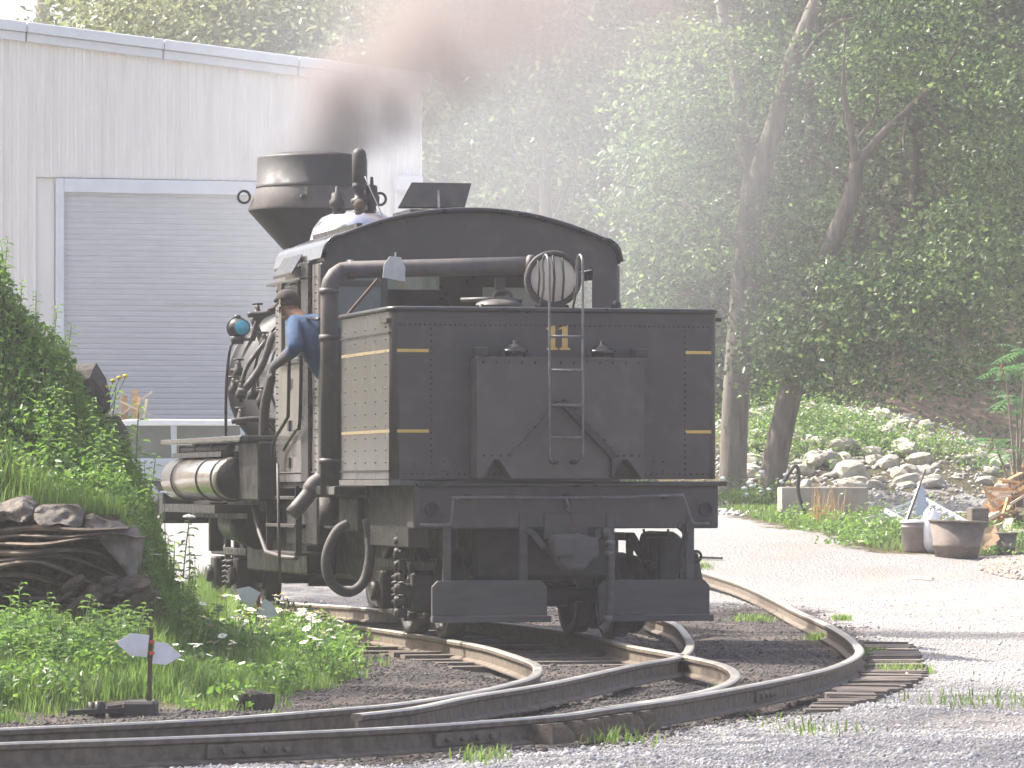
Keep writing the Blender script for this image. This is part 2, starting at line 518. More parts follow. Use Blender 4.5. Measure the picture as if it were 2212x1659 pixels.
def rail_dist(x, y):
    """Distance to the nearest rail, vectorised."""
    P = np.stack([np.asarray(x, float).ravel(), np.asarray(y, float).ravel()], 1)
    out = np.empty(len(P))
    for i in range(0, len(P), 20000):
        q = P[i:i + 20000]
        out[i:i + 20000] = np.sqrt(((q[:, None, :] - RP[None, :, :]) ** 2).sum(2)).min(1)
    return out.reshape(np.shape(x))

# grass beside the track, as an outline on the ground
G_px = [(-500, 1578), (60, 1560), (190, 1540), (420, 1541), (560, 1535), (700, 1500), (790, 1462), (815, 1440), (760, 1405), (690, 1375), (600, 1345), (520, 1300), (470, 1260)]
G_poly = np.array([[p.x, p.y] for p in [flat(u, v, 0) for u, v in G_px]] + [[-3.9, 53], [-4.6, 57], [-30, 60], [-30, 24]])

def in_poly(x, y, poly):
    x = np.asarray(x); y = np.asarray(y)
    c = np.zeros(x.shape, bool)
    j = len(poly) - 1
    for i in range(len(poly)):
        xi, yi = poly[i]; xj, yj = poly[j]
        k = ((yi > y) != (yj > y)) & (x < (xj - xi) * (y - yi) / (yj - yi + 1e-12) + xi)
        c ^= k
        j = i
    return c

def poly_dist(x, y, poly):
    x = np.asarray(x, float); y = np.asarray(y, float)
    d = np.full(x.shape, 1e9)
    for i in range(len(poly)):
        a = poly[i]; b = poly[(i + 1) % len(poly)]
        ab = b - a
        t = np.clip(((x - a[0]) * ab[0] + (y - a[1]) * ab[1]) / (ab @ ab), 0, 1)
        d = np.minimum(d, np.hypot(x - a[0] - t * ab[0], y - a[1] - t * ab[1]))
    return d

# everything on the inner side of the outer rail is laid with cinders
C_poly = np.array([[p.x, p.y] for p in RAILS[1]] + [[1.6, 60], [-4, 62], [-30, 40], [-30, 22]])
def cinder_amount(x, y):
    s = poly_dist(x, y, C_poly)
    s = np.where(in_poly(x, y, C_poly), s, -s)
    return np.clip(1 + s / .9, 0, 1) * (1 - sst((np.asarray(y) - 50) / 6))

def grass_amount(x, y):
    s = poly_dist(x, y, G_poly)
    s = np.where(in_poly(x, y, G_poly), s, -s)
    return np.clip((s + wob(np.asarray(x), np.asarray(y), 5.0, .16)) / .5, 0, 1)

# grass verge at the right, before the trees and round the tubs
V_poly = np.array([[p.x, p.y] for p in [hit(u, v) for u, v in
        [(1545, 1095), (1600, 1112), (1700, 1140), (1800, 1148), (1850, 1170), (1890, 1190), (1960, 1192), (2060, 1198), (2230, 1192), (2400, 1180), (2400, 1120), (1950, 1128), (1880, 1105), (1700, 1062), (1560, 1050)]]])

# ------------------------------------------------------------------ ground
def ground_mesh():
    xs = np.concatenate([np.linspace(-220, -30, 16), np.linspace(-28, -7, 22), np.arange(-6.6, 7.6, .14), np.linspace(8, 30, 34), np.linspace(34, 220, 16)])
    ys = np.concatenate([np.linspace(-60, 14, 10), np.arange(16, 22, .4), np.arange(22, 80, .16), np.arange(80, 120, .8), np.linspace(121, 300, 36)])
    X, Y = np.meshgrid(xs, ys)
    Z = ground_z(X, Y)
    near = (Y > 20) & (Y < 80) & (np.abs(X) < 8)
    rd = np.full(X.shape, 9.0)
    rd[near] = rail_dist(X[near], Y[near])
    cind = np.zeros(X.shape)
    cind[near] = cinder_amount(X[near], Y[near])
    cind[(X < -8) & (Y > 20) & (Y < 55)] = 1
    # between and under the rails the bed is slightly hollow
    Z = Z - .05 * (1 - sst((rd - .05) / .35)) * (Y < 60)
    gr = np.zeros(X.shape)
    gr[near] = grass_amount(X[near], Y[near])
    gr[(X < -6) & (Y > 24) & (Y < 62)] = 1
    vv = np.where(in_poly(X, Y, V_poly), 1.0, np.clip(1 - poly_dist(X, Y, V_poly) / .6, 0, 1) * .8)
    gr = np.maximum(gr, vv * ((Y > 55) & (Y < 90) & (X > 2)))
    soil = np.maximum(gr, sst((Y - 78) / 4) * sst((X - 0) / 1.0) + sst((Y - 106) / 5))
    soil = np.clip(soil, 0, 1)
    ny, nx = X.shape
    V = np.stack([X, Y, Z], 2).reshape(-1, 3)
    I = np.arange(ny * nx).reshape(ny, nx)
    a, b, c, d = I[:-1, :-1].ravel(), I[:-1, 1:].ravel(), I[1:, 1:].ravel(), I[1:, :-1].ravel()
    T = np.concatenate([np.stack([a, b, c], 1), np.stack([a, c, d], 1)])
    me = tri_mesh('ground', V, T, M['ground'], smooth=True)
    for n, v in (('cinder', cind), ('soil', soil), ('litter', sst((X - 6) / 3) * sst((Y - 84) / 5))):
        at_ = me.attributes.new(n, 'FLOAT', 'POINT')
        at_.data.foreach_set('value', np.ascontiguousarray(v.ravel(), dtype=np.float32))
    return me

def ground_mat():
    m = bpy.data.materials.new('gravel_and_cinders')
    t, out = nodes(m)
    N, L = t.nodes, t.links
    p = N.new('ShaderNodeBsdfPrincipled'); L.new(p.outputs[0], out.inputs[0])
    p.inputs['Roughness'].default_value = .95
    p.inputs['Specular IOR Level'].default_value = .2
    tc = N.new('ShaderNodeTexCoord')
    def noise(scale, detail=4):
        n = N.new('ShaderNodeTexNoise'); n.inputs['Scale'].default_value = scale; n.inputs['Detail'].default_value = detail
        L.new(tc.outputs['Object'], n.inputs['Vector']); return n.outputs[0]
    def rng(x, a, b, c=0, d=1):
        r = N.new('ShaderNodeMapRange'); r.inputs[1].default_value = a; r.inputs[2].default_value = b
        r.inputs[3].default_value = c; r.inputs[4].default_value = d; L.new(x, r.inputs[0]); return r.outputs[0]
    def mix(f, a, b):
        x = N.new('ShaderNodeMix'); x.data_type = 'RGBA'; L.new(f, x.inputs[0])
        for i, q in ((6, a), (7, b)):
            if isinstance(q, tuple): x.inputs[i].default_value = (*q, 1)
            else: L.new(q, x.inputs[i])
        return x.outputs[2]
    def attr(n):
        a = N.new('ShaderNodeAttribute'); a.attribute_name = n; return a.outputs['Fac']
    def math_(op, a, b):
        x = N.new('ShaderNodeMath'); x.operation = op
        for i, q in ((0, a), (1, b)):
            if isinstance(q, float): x.inputs[i].default_value = q
            else: L.new(q, x.inputs[i])
        return x.outputs[0]
    vo = N.new('ShaderNodeTexVoronoi'); vo.inputs['Scale'].default_value = 26; L.new(tc.outputs['Object'], vo.inputs['Vector'])
    peb = rng(vo.outputs['Color'], 0, 1)
    gravel = mix(peb, (.20, .195, .19), (.32, .31, .305))
    gravel = mix(rng(noise(.7, 6), .45, .62), gravel, (.26, .24, .225))
    cinder = mix(peb, (.035, .031, .031), (.105, .092, .088))
    cinder = mix(rng(noise(1.4, 6), .5, .7), cinder, (.14, .115, .10))
    soil = mix(rng(noise(3, 6), .4, .6), (.055, .05, .025), (.10, .085, .045))
    litter = mix(rng(noise(5, 6), .4, .6), (.21, .145, .10), (.36, .26, .185))
    soil = mix(attr('litter'), soil, litter)
    cf = math_('ADD', attr('cinder'), rng(noise(1.1, 6), .35, .65, -.28, .28))
    col = mix(rng(cf, .3, .7), gravel, cinder)
    sf = math_('ADD', attr('soil'), rng(noise(2.5, 6), .35, .65, -.3, .3))
    col = mix(rng(sf, .4, .65), col, soil)
    L.new(col, p.inputs['Base Color'])
    b = N.new('ShaderNodeBump'); b.inputs['Strength'].default_value = .8; b.inputs['Distance'].default_value = .03
    h = math_('ADD', math_('MULTIPLY', vo.outputs['Distance'], 1.0), math_('MULTIPLY', noise(9, 6), .8))
    L.new(h, b.inputs['Height']); L.new(b.outputs[0], p.inputs['Normal'])
    return m
M['ground'] = ground_mat()
ground = link(bpy.data.objects.new('ground', ground_mesh()))
tag(ground, kind='structure')

# ------------------------------------------------------------------ air
def volume_box(name, lo, hi, m):
    o = MB().box(lo, hi).build(name, m)
    return o
hz = bpy.data.materials.new('pale_haze')
t, out = nodes(hz)
pv = t.nodes.new('ShaderNodeVolumePrincipled')
pv.inputs['Color'].default_value = (.93, .93, .95, 1)
pv.inputs['Density'].default_value = HAZE_DENSITY
pv.inputs['Anisotropy'].default_value = .35
t.links.new(pv.outputs[0], out.inputs['Volume'])
tag(volume_box('haze', (-225, -65, -1.6), (225, 305, 60), hz), kind='stuff')

def smoke_mat(puffs, name, warp):
    m = bpy.data.materials.new(name)
    t, out = nodes(m)
    N, L = t.nodes, t.links
    pv = N.new('ShaderNodeVolumePrincipled')
    L.new(pv.outputs[0], out.inputs['Volume'])
    tc = N.new('ShaderNodeTexCoord')
    P = tc.outputs['Object']
    wn_ = N.new('ShaderNodeTexNoise'); wn_.inputs['Scale'].default_value = 1.1; wn_.inputs['Detail'].default_value = 2
    L.new(P, wn_.inputs['Vector'])
    sc = N.new('ShaderNodeVectorMath'); sc.operation = 'SCALE'; sc.inputs[3].default_value = warp
    su = N.new('ShaderNodeVectorMath'); su.operation = 'SUBTRACT'; su.inputs[1].default_value = (.5, .5, .5)
    L.new(wn_.outputs['Color'], su.inputs[0]); L.new(su.outputs[0], sc.inputs[0])
    ad = N.new('ShaderNodeVectorMath'); ad.operation = 'ADD'; L.new(P, ad.inputs[0]); L.new(sc.outputs[0], ad.inputs[1])
    total = None
    for c, r, w in puffs:
        d = N.new('ShaderNodeVectorMath'); d.operation = 'DISTANCE'; d.inputs[1].default_value = c
        L.new(ad.outputs[0], d.inputs[0])
        f = N.new('ShaderNodeMapRange'); f.interpolation_type = 'SMOOTHSTEP'
        f.inputs[1].default_value = 0; f.inputs[2].default_value = r; f.inputs[3].default_value = w; f.inputs[4].default_value = 0
        L.new(d.outputs['Value'], f.inputs[0])
        if total is None: total = f.outputs[0]
        else:
            a = N.new('ShaderNodeMath'); a.operation = 'MAXIMUM'; L.new(total, a.inputs[0]); L.new(f.outputs[0], a.inputs[1]); total = a.outputs[0]
    nz = N.new('ShaderNodeTexNoise'); nz.inputs['Scale'].default_value = 1.5; nz.inputs['Detail'].default_value = 3
    L.new(P, nz.inputs['Vector'])
    nr = N.new('ShaderNodeMapRange'); nr.inputs[1].default_value = .32; nr.inputs[2].default_value = .66; nr.inputs[3].default_value = .12; nr.inputs[4].default_value = 1.6
    L.new(nz.outputs[0], nr.inputs[0])
    mu = N.new('ShaderNodeMath'); mu.operation = 'MULTIPLY'; L.new(total, mu.inputs[0]); L.new(nr.outputs[0], mu.inputs[1])
    L.new(mu.outputs[0], pv.inputs['Density'])
    # grey soot at the stack, browner as it thins out
    sp = N.new('ShaderNodeSeparateXYZ'); L.new(P, sp.inputs[0])
    cr = N.new('ShaderNodeMapRange'); cr.inputs[1].default_value = 4.9; cr.inputs[2].default_value = 5.9
    L.new(sp.outputs[2], cr.inputs[0])
    cm = N.new('ShaderNodeMix'); cm.data_type = 'RGBA'
    cm.inputs[6].default_value = (.33, .325, .35, 1); cm.inputs[7].default_value = (.48, .425, .42, 1)
    L.new(cr.outputs[0], cm.inputs[0]); L.new(cm.outputs[2], pv.inputs['Color'])
    pv.inputs['Anisotropy'].default_value = .2
    return m
def smoke():
    px = [(650, 345, 85, 46.9, 4.0), (690, 318, 85, 46.8, 5.5), (705, 280, 95, 46.8, 4.2), (735, 238, 120, 46.7, 2.2), (785, 195, 140, 46.6, 2.8), (840, 150, 160, 46.4, 2.8), (900, 105, 180, 46.2, 2.5),
          (965, 55, 205, 46, 2.1), (1050, 10, 230, 45.7, 1.5), (1150, -50, 270, 45.4, .55), (1270, -110, 300, 45, .4), (1400, -170, 320, 44.6, .34), (1230, 60, 260, 45.2, .40), (1380, 20, 260, 45, .30)]
    def plume(rows, name, warp, grow):
        puffs, pts, rs = [], [], []
        for u, v, r, Y, w in rows:
            c = at(u, v, Y); rr = r / F * Y * 1.25
            puffs.append((tuple(c), rr, w))
            if v not in (60, 20):
                pts.append(c); rs.append(rr + grow)
        d0, d1 = (pts[0] - pts[1]).normalized(), (pts[-1] - pts[-2]).normalized()
        pts = [pts[0] + d0 * rs[0] * .95] + pts + [pts[-1] + d1 * rs[-1] * .9]
        rs = [rs[0] * .35] + rs + [rs[-1] * .4]
        ob = MB().tube(pts, rs, 20).build('smoke', smoke_mat(puffs, name, warp))
        return tag(ob, kind='stuff')
    plume([(625, 342, 62, 46.9, 3.6), (668, 337, 86, 46.9, 4.8), (700, 315, 98, 46.9, 4.6), (710, 280, 98, 46.8, 3.4), (740, 240, 98, 46.8, 2.4), (790, 200, 95, 46.7, 1.5)], 'dense_sooty_smoke', .30, .10)
    plume(px[3:], 'brown_coal_smoke', .9, .45)
smoke()

# thin drifting smoke hanging between the engine and the woods
dm = bpy.data.materials.new('thin_drifting_smoke')
t, out = nodes(dm)
pv = t.nodes.new('ShaderNodeVolumePrincipled')
pv.inputs['Color'].default_value = (.87, .89, .94, 1)
pv.inputs['Anisotropy'].default_value = .3
tc = t.nodes.new('ShaderNodeTexCoord')
ln = t.nodes.new('ShaderNodeVectorMath'); ln.operation = 'LENGTH'
t.links.new(tc.outputs['Object'], ln.inputs[0])
mr = t.nodes.new('ShaderNodeMapRange'); mr.interpolation_type = 'SMOOTHSTEP'
mr.inputs[1].default_value = .15; mr.inputs[2].default_value = 1.0; mr.inputs[3].default_value = .030; mr.inputs[4].default_value = 0
t.links.new(ln.outputs['Value'], mr.inputs[0]); t.links.new(mr.outputs[0], pv.inputs['Density'])
t.links.new(pv.outputs[0], out.inputs['Volume'])
ds = MB().ball((0, 0, 0), 1, 20, 12).build('drifting_smoke', dm)
ds.location = at(1090, 260, 64); ds.scale = (6.3, 9.0, 5.8)
tag(ds, kind='stuff')

# ------------------------------------------------------------------ rails, timbers
def rail_object(path, label):
    prof = [(-.062, -.15), (.062, -.15), (.062, -.138), (.012, -.122), (.010, -.045), (.034, -.034), (.036, -.010), (.026, 0), (-.026, 0), (-.036, -.010), (-.034, -.034), (-.010, -.045), (-.012, -.122), (-.062, -.138)]
    n = len(prof)
    b = MB()
    vs = []
    k = len(path)
    for i, p in enumerate(path):
        d = (path[min(i + 1, k - 1)] - path[max(i - 1, 0)]); d.z = 0; d.normalize()
        r = Vector((d.y, -d.x, 0))
        vs += [p + r * a + Vector((0, 0, h)) for a, h in prof]
    fs, top = [], []
    for i in range(k - 1):
        for j in range(n):
            f = (i * n + j, i * n + (j + 1) % n, (i + 1) * n + (j + 1) % n, (i + 1) * n + j)
            (top if j in (6, 7, 8) else fs).append(f)
    fs += [tuple(range(n)), tuple(reversed(range((k - 1) * n, k * n)))]
    b.add(vs, fs)
    b.m = 1
    b.add(vs, top)
    o = b.build('rail', [M['railsteel'], M['railhead']])
    return tag(o, label, 'rail', 'rails of the switch')
rail_in = rail_object(RAILS[0], 'inner curved rail beside the grass, running under the left wheels')
rail_out = rail_object(RAILS[1], 'long outer rail sweeping nearest the gravel at the bottom and far right')
rail_mid = rail_object(RAILS[2], 'branching rail that starts beside the inner rail and ends behind the locomotive at right')
rail_rt = rail_object(RAILS[3], 'short looping rail inside the outer one, running under the right wheels')

b = MB().cbox((0, 0, 0), (.10, .12, .11))
b.prism([(-.05, -.055), (.05, -.055), (.05, -.01), (-.05, .05)], -.13, -.06, 'y')
brace = b.mesh('rail_brace', M['railsteel'])
for u in (1150, 1196, 1224, 1252, 1272, 1298, 1322, 1345, 1372):
    q = min(RAILS[1], key=lambda p: abs(U0 + p.x / p.y * F - u) + (p.y > 33) * 1e4)
    o = link(bpy.data.objects.new('rail_brace', brace), rail_out)
    i = RAILS[1].index(q); d = RAILS[1][i + 1] - RAILS[1][i - 1]
    o.location = q + Vector((0, -.075, -.095)); o.rotation_euler = (0, 0, math.atan2(d.y, d.x))
for k, (u, v) in enumerate(((560, 1560), (1000, 1545), (1640, 1480))):   # joint bars bolted to the web
    q = min(RAILS[1], key=lambda p: abs(U0 + p.x / p.y * F - u) + (p.y > 36) * 1e4)
    i = RAILS[1].index(q); d = (RAILS[1][i + 1] - RAILS[1][i - 1]).normalized()
    nn = Vector((d.y, -d.x, 0)) * (1 if d.x > 0 else -1)
    b = MB().bar(q - d * .3 + nn * .022 + Vector((0, 0, -.085)), q + d * .3 + nn * .022 + Vector((0, 0, -.085)), .02, .07)
    for s in (-.2, -.07, .07, .2): b.cyl(q + d * s + nn * .03 + Vector((0, 0, -.085)), q + d * s + nn * .06 + Vector((0, 0, -.085)), .018, n=6)
    b.build('joint_bar', M['railsteel'], rail_out)

# cross ties, mostly buried in the cinders, one object each
tie_m = MB().cbox((0, 0, 0), (2.5, .2, .16)).mesh('cross_tie', M['wood'])
for k in range(24):
    y = -1.5 + k * .58
    o = link(bpy.data.objects.new('cross_tie', tie_m))
    p = lw(random.uniform(-.06, .06), y, 0)
    o.location = (p.x, p.y, .018 - .08 + random.uniform(-.02, .02)); o.rotation_euler = (0, 0, YAW + random.uniform(-.03, .03))
    o.scale = (1, random.uniform(.9, 1.1), 1)
    tag(o, 'weathered wooden cross tie half buried under the locomotive track', 'cross tie', 'ties under the locomotive')

# the plank mat outside the bend of the outer rail
mat_px = [(1868, 1384), (1962, 1386), (1988, 1420), (1993, 1457), (1935, 1487), (1816, 1528), (1738, 1530), (1790, 1498), (1858, 1460), (1888, 1420)]
mat_poly = [flat(u, v, .03) for u, v in mat_px]
tm = empty('timber_mat', flat(1880, 1460, .03), 0, 'grey mat of closely laid planks outside the bend of the outer rail', 'plank mat')
y = min(p.y for p in mat_poly) + .1
ymax = max(p.y for p in mat_poly)
while y < ymax - .1:
    xs = []
    for i in range(len(mat_poly)):
        a, c = mat_poly[i], mat_poly[(i + 1) % len(mat_poly)]
        if (a.y > y) != (c.y > y): xs.append(a.x + (c.x - a.x) * (y - a.y) / (c.y - a.y))
    if len(xs) >= 2:
        x0, x1 = min(xs) + random.uniform(-.03, .03), max(xs) + random.uniform(-.04, .04)
        w = random.uniform(.16, .24)
        z = -.018 + random.uniform(-.008, .010)
        MB().cbox((0, 0, 0), (x1 - x0, w, .09)).build('plank', M['wood'], tm)
        o = tm.children[-1]
        o.location = Vector(((x0 + x1) / 2, y, z)) - tm.location; o.rotation_euler = (random.uniform(-.03, .03), random.uniform(-.02, .02), random.uniform(-.02, .02))
        y += w + random.uniform(.008, .025)
    else: y += .2

# ------------------------------------------------------------------ engine shed
SW = R(15)
shed = empty('engine_shed', (-1.59, 80, 0), SW, 'large white corrugated metal shed with a closed grey roller door', 'shed')
def shz(x): return 8.45 - .100 * x        # top of the gable wall, world height
D0, D1, DT = -6.54, -1.62, 6.78            # door opening
def wall_panel(x0, x1, zb):
    """One sheet of ribbed siding, ribs proud of the flat."""
    pr = []
    n = 6
    w = (x1 - x0) / n
    for i in range(n):
        a = x0 + i * w
        pr += [(a, 0), (a + w * .68, 0), (a + w * .74, -.035), (a + w * .94, -.035)]
    pr.append((x1, 0))
    b = MB()
    vs, fs = [], []
    for x, y in pr:
        vs += [(x, y, zb), (x, y, shz(x) - .02)]
    for i in range(len(pr) - 1): fs.append((2 * i, 2 * i + 2, 2 * i + 3, 2 * i + 1))
    b.add(vs, fs)
    return b.build('wall_panel', M['white_panel'], shed)
x = 0.0
for i in range(15):
    x1, x0 = x, x - .86
    mid = (x0 + x1) / 2
    if D0 < mid < D1: wall_panel(x0, x1, DT + .02)
    else: wall_panel(x0, x1, .5)
    x = x0
XL = x
b = MB()
b.box((XL - .02, .05, .4), (D0 - .01, .12, DT)); b.box((D1 + .01, .05, .4), (-.02, .12, DT))
b.prism([(XL, DT + .01), (-.02, DT + .01), (-.02, shz(0) - .05), (XL, shz(XL) - .05)], .05, .12, 'y')
b.box((-.12, .121, .4), (-.02, 24, shz(0) - .06)); b.box((XL, .121, .4), (XL + .1, 24, shz(XL) - .06)); b.box((XL + .11, 23.9, .4), (-.13, 24, 8.3))
b.build('backing_wall', M['white_panel'], shed)
b = MB()
b.box((D0, -.07, .5), (D0 + .14, .04, DT)); b.box((D1 - .14, -.07, .5), (D1, .04, DT)); b.box((D0 + .143, -.07, DT - .24), (D1 - .143, .04, DT))
b.build('door_trim', M['trim'], shed, .01)
b = MB()
vs, fs = [], []
z, zt, i = .5, DT - .24, 0
while z < zt:
    for zz, yy in ((z, .035), (z + .022, .024), (z + .075, .024), (z + .092, .035)):
        vs += [(D0 + .145, yy, zz), (D1 - .145, yy, zz)]
    z += .095
for i in range(len(vs) // 2 - 1): fs.append((2 * i, 2 * i + 1, 2 * i + 3, 2 * i + 2))
b.add(vs, fs)
b.build('roller_door', M['door_grey'], shed)
b = MB().box((D0 + 1.9, -.004, 4.62), (D0 + 3.3, .010, 4.65))
b.build('door_rail', M['galv'], shed)
# fascia and gutter in lengths along the sloping edge
a = .04
for k in range(6):
    xa, xb = .12 - k * 2.4, .12 - (k + 1) * 2.4 + .02
    xb = max(xb, XL - .1)
    b = MB()
    b.prism([(xb, shz(xb) - .03), (xa, shz(xa) - .03), (xa, shz(xa) + .12), (xb, shz(xb) + .12)], -.14, -.04, 'y')
    b.prism([(xb, shz(xb) + .125), (xa, shz(xa) + .125), (xa, shz(xa) + .30), (xb, shz(xb) + .30)], -.24, -.02, 'y')
    b.build('fascia', M['trim'], shed, .012)
b = MB()
b.prism([(XL - .1, shz(XL) + .18), (.2, shz(.2) + .18), (.2, shz(.2) + .29), (XL - .1, shz(XL) + .29)], -.015, 24.2, 'y')
b.build('roof', M['galv'], shed)
b = MB()
b.cbox((-.36, -.06, 6.55), (.30, .06, .62)); b.cbox((-.30, -.20, 6.78), (.46, .34, .26)); b.cyl((-.30, -.2, 6.9), (-.30, -.2, 7.02), .05)
wl = b.build('wall_lamp', M['trim'], shed, .02)
MB().cbox((-.30, -.2, 6.62), (.36, .26, .06)).build('lamp_glass', M['galv'], wl)

# ------------------------------------------------------------------ locomotive
loco = empty('steam_locomotive', LO, YAW, 'black geared steam locomotive seen from behind with its riveted tender', 'locomotive')
HW = 1.42                                   # half width of the tender
TZ0, TZ1, TL = 1.36, 2.775, 2.0
V3 = Vector

def part(b, name, m, parent=None, bevel=0.0, seg=1):
    return b.build(name, m, parent or loco, bevel, seg)

def rivet_dots(pts, r=.011, nrm=(0, -1, 0), n=6):
    b = MB()
    nrm = V3(nrm)
    for p in pts:
        p = V3(p)
        b.tube([p - nrm * .004, p + nrm * r * .35, p + nrm * r * .75], [r, r * .85, r * .35], n, True)
    return b

def line_pts(p0, p1, step):
    p0, p1 = V3(p0), V3(p1)
    n = max(1, int((p1 - p0).length / step))
    return [p0.lerp(p1, i / n) for i in range(n + 1)]

# --- tender tank: four plates, open-topped bunker in front of the water space
cr = .07                                     # rounded rear corners
out_ = [(-HW, TL), (-HW, cr)] + [(-HW + cr - cr * math.cos(a), cr - cr * math.sin(a)) for a in (R(22), R(45), R(68))] + [(-HW + cr, 0), (HW - cr, 0)] + \
       [(HW - cr + cr * math.sin(a), cr - cr * math.cos(a)) for a in (R(22), R(45), R(68))] + [(HW, cr), (HW, TL)]
b = MB()
n = len(out_)
for i in range(n - 1):
    (x0, y0), (x1, y1) = out_[i], out_[i + 1]
    b.m = 1 if abs(x1 - x0) < .01 and abs(y1 - y0) > 1 else 0
    b.add([(x0, y0, TZ0), (x1, y1, TZ0), (x1, y1, TZ1), (x0, y0, TZ1)], [(0, 1, 2, 3)], b.m == 0 and i not in (5,))
b.m = 0
b.add([(x, y, TZ1 - .10) for x, y in out_], [tuple(range(n))])
b.add([(x, y, TZ0) for x, y in out_], [tuple(reversed(range(n)))])
b.add([(-HW, TL, TZ0), (HW, TL, TZ0), (HW, TL, TZ1), (-HW, TL, TZ1)], [(0, 1, 2, 3)])
tender = part(b, 'tender_tank', [M['rear'], M['side']])
b = MB()
rim = [V3((x * 1.006, y if y > .02 else y - .012, TZ1 + .005)) for x, y in out_]
b.tube(rim, .022, 8)
part(b, 'tank_rim', M['black'], tender)
pts = line_pts((-HW + .08, 0, TZ1 - .125), (HW - .08, 0, TZ1 - .125), .043) + line_pts((-HW + .08, 0, TZ0 + .04), (HW - .08, 0, TZ0 + .04), .05)
xl, xr = ony(932, 800, 0).x, ony(1480, 800, 0).x
pts += line_pts((xl, 0, TZ0 + .08), (xl, 0, TZ1 - .16), .05) + line_pts((xr, 0, TZ0 + .08), (xr, 0, TZ1 - .16), .05)
for u in (960, 985, 1412, 1432):
    for v in (997, 1018): pts.append(ony(u, v, 0))
tag(part(rivet_dots(pts), 'rivets', M['black'], tender), kind='stuff')
pts = []
for i in range(5):
    for j in range(12):
        pts.append((-HW, .19 + i * .41, TZ0 + .14 + j * .103))
rv = rivet_dots([(0, 0, 0)], .011, (-1, 0, 0)).mesh('stay_bolt', M['grease'])
for p in pts:
    o = link(bpy.data.objects.new('stay_bolt', rv), tender); o.location = p
MB().box((-HW - .012, .03, TZ1 - .20), (-HW + .002, TL, TZ1 - .185)).build('seam_strip', M['grease'], tender)
MB().box((-HW - .012, .03, TZ0 + .055), (-HW + .002, TL, TZ0 + .075)).build('seam_strip', M['grease'], tender)
MB().bar((-HW - .03, .16, TZ1 - .09), (-HW + .02, .16, TZ1 - .09), .26, .035, V3((0, 0, 1))).build('lug', M['iron'], tender)
MB().bar((HW + .06, .10, TZ1 - .06), (HW - .01, .10, TZ1 - .06), .05, .03).build('lug', M['iron'], tender)
# bottom ledge under the side
MB().box((-HW - .02, -.02, TZ0 - .055), (-HW + .23, TL, TZ0 - .006)).build('side_ledge', M['side'], tender)

def stripe(name_z, x0, x1):
    return MB().box((x0, -.004, name_z - .013), (x1, .002, name_z + .013))
for v in (757, 931):
    z = ony(880, v, 0).z
    part(stripe(z, -HW + .055, ony(926, v, 0).x), 'lining_stripe', M['yellow'], tender)
    part(stripe(z, ony(1481, v, 0).x, HW - .055), 'lining_stripe', M['yellow'], tender)
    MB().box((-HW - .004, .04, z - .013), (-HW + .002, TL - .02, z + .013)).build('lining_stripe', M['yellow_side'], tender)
one = [(-.14, 0), (.14, 0), (.14, .05), (.075, .06), (.075, .62), (.055, .62), (-.15, .56), (-.15, .51), (-.075, .53), (-.075, .06), (-.14, .05)]
for u in (1193, 1220):
    c = ony(u, 756, 0); k = (ony(u, 703, 0).z - c.z) / .62
    MB().prism([(c.x + a * k, c.z + h * k) for a, h in one], -.005, .002, 'y').build('number', M['yellow'], tender)

# --- rear water box bolted to the tender back
bx0, bx1 = ony(1031, 900, -.24).x, ony(1392, 900, -.24).x
bz0, bz1 = TZ0 + .005, ony(1200, 776, -.24).z
def zz(v): return ony(1200, v, -.24).z
def xx(u): return ony(u, 900, -.24).x
poly = [(bx0, bz0), (xx(1040), bz0), (xx(1068), zz(992)), (xx(1078), zz(992)), (xx(1106), bz0), (xx(1318), bz0), (xx(1345), zz(992)), (xx(1356), zz(992)), (xx(1386), bz0), (bx1, bz0), (bx1, bz1), (bx0, bz1)]
b = MB()
b.add([(x, -.24, z) for x, z in poly], [tuple(range(len(poly)))])
b.add([(bx0, -.24, bz0), (bx0, 0, bz0), (bx0, 0, bz1), (bx0, -.24, bz1)], [(0, 1, 2, 3)])
b.add([(bx1, -.24, bz0), (bx1, 0, bz0), (bx1, 0, bz1), (bx1, -.24, bz1)], [(0, 3, 2, 1)])
b.box((bx0 - .012, -.252, bz1), (bx1 + .012, -.002, bz1 + .018))
for ap, l, r in ((1073, 1040, 1106), (1350, 1318, 1386)):
    za = zz(992)
    for p, q in (((xx(l), bz0), (xx(ap - 5), za)), ((xx(ap - 5), za), (xx(ap + 5), za)), ((xx(ap + 5), za), (xx(r), bz0))):
        b.add([(p[0], -.24, p[1]), (q[0], -.24, q[1]), (q[0], -.02, q[1]), (p[0], -.02, p[1])], [(0, 1, 2, 3)])
rbox = part(b, 'rear_water_box', M['rbox'])
apx, apz = ony(1212, 868, -.24).x, zz(868)
lx, lz, rx, rz = xx(1104), zz(984), xx(1322), zz(984)
b = MB()
b.bar((apx, -.258, apz), (lx, -.246, lz), .02, .03, V3((0, -1, 0)))
b.build('ridge_angle', M['rear'], rbox)
b = MB()
b.bar((apx, -.275, apz), (rx, -.262, rz), .055, .06, V3((0, -1, 0)))
b.bar((rx, -.262, rz), (rx, -.262, bz0), .03, .05, V3((0, -1, 0)))
b.build('ridge_angle', M['grease'], rbox)  # right limb lies in shade; the shade is put into darker iron and a wider bar
pts = line_pts((apx - .04, -.243, apz - .0), (lx + .03, -.243, lz + .03), .08) + line_pts((apx + .06, -.243, apz), (rx + .06, -.243, rz), .08)
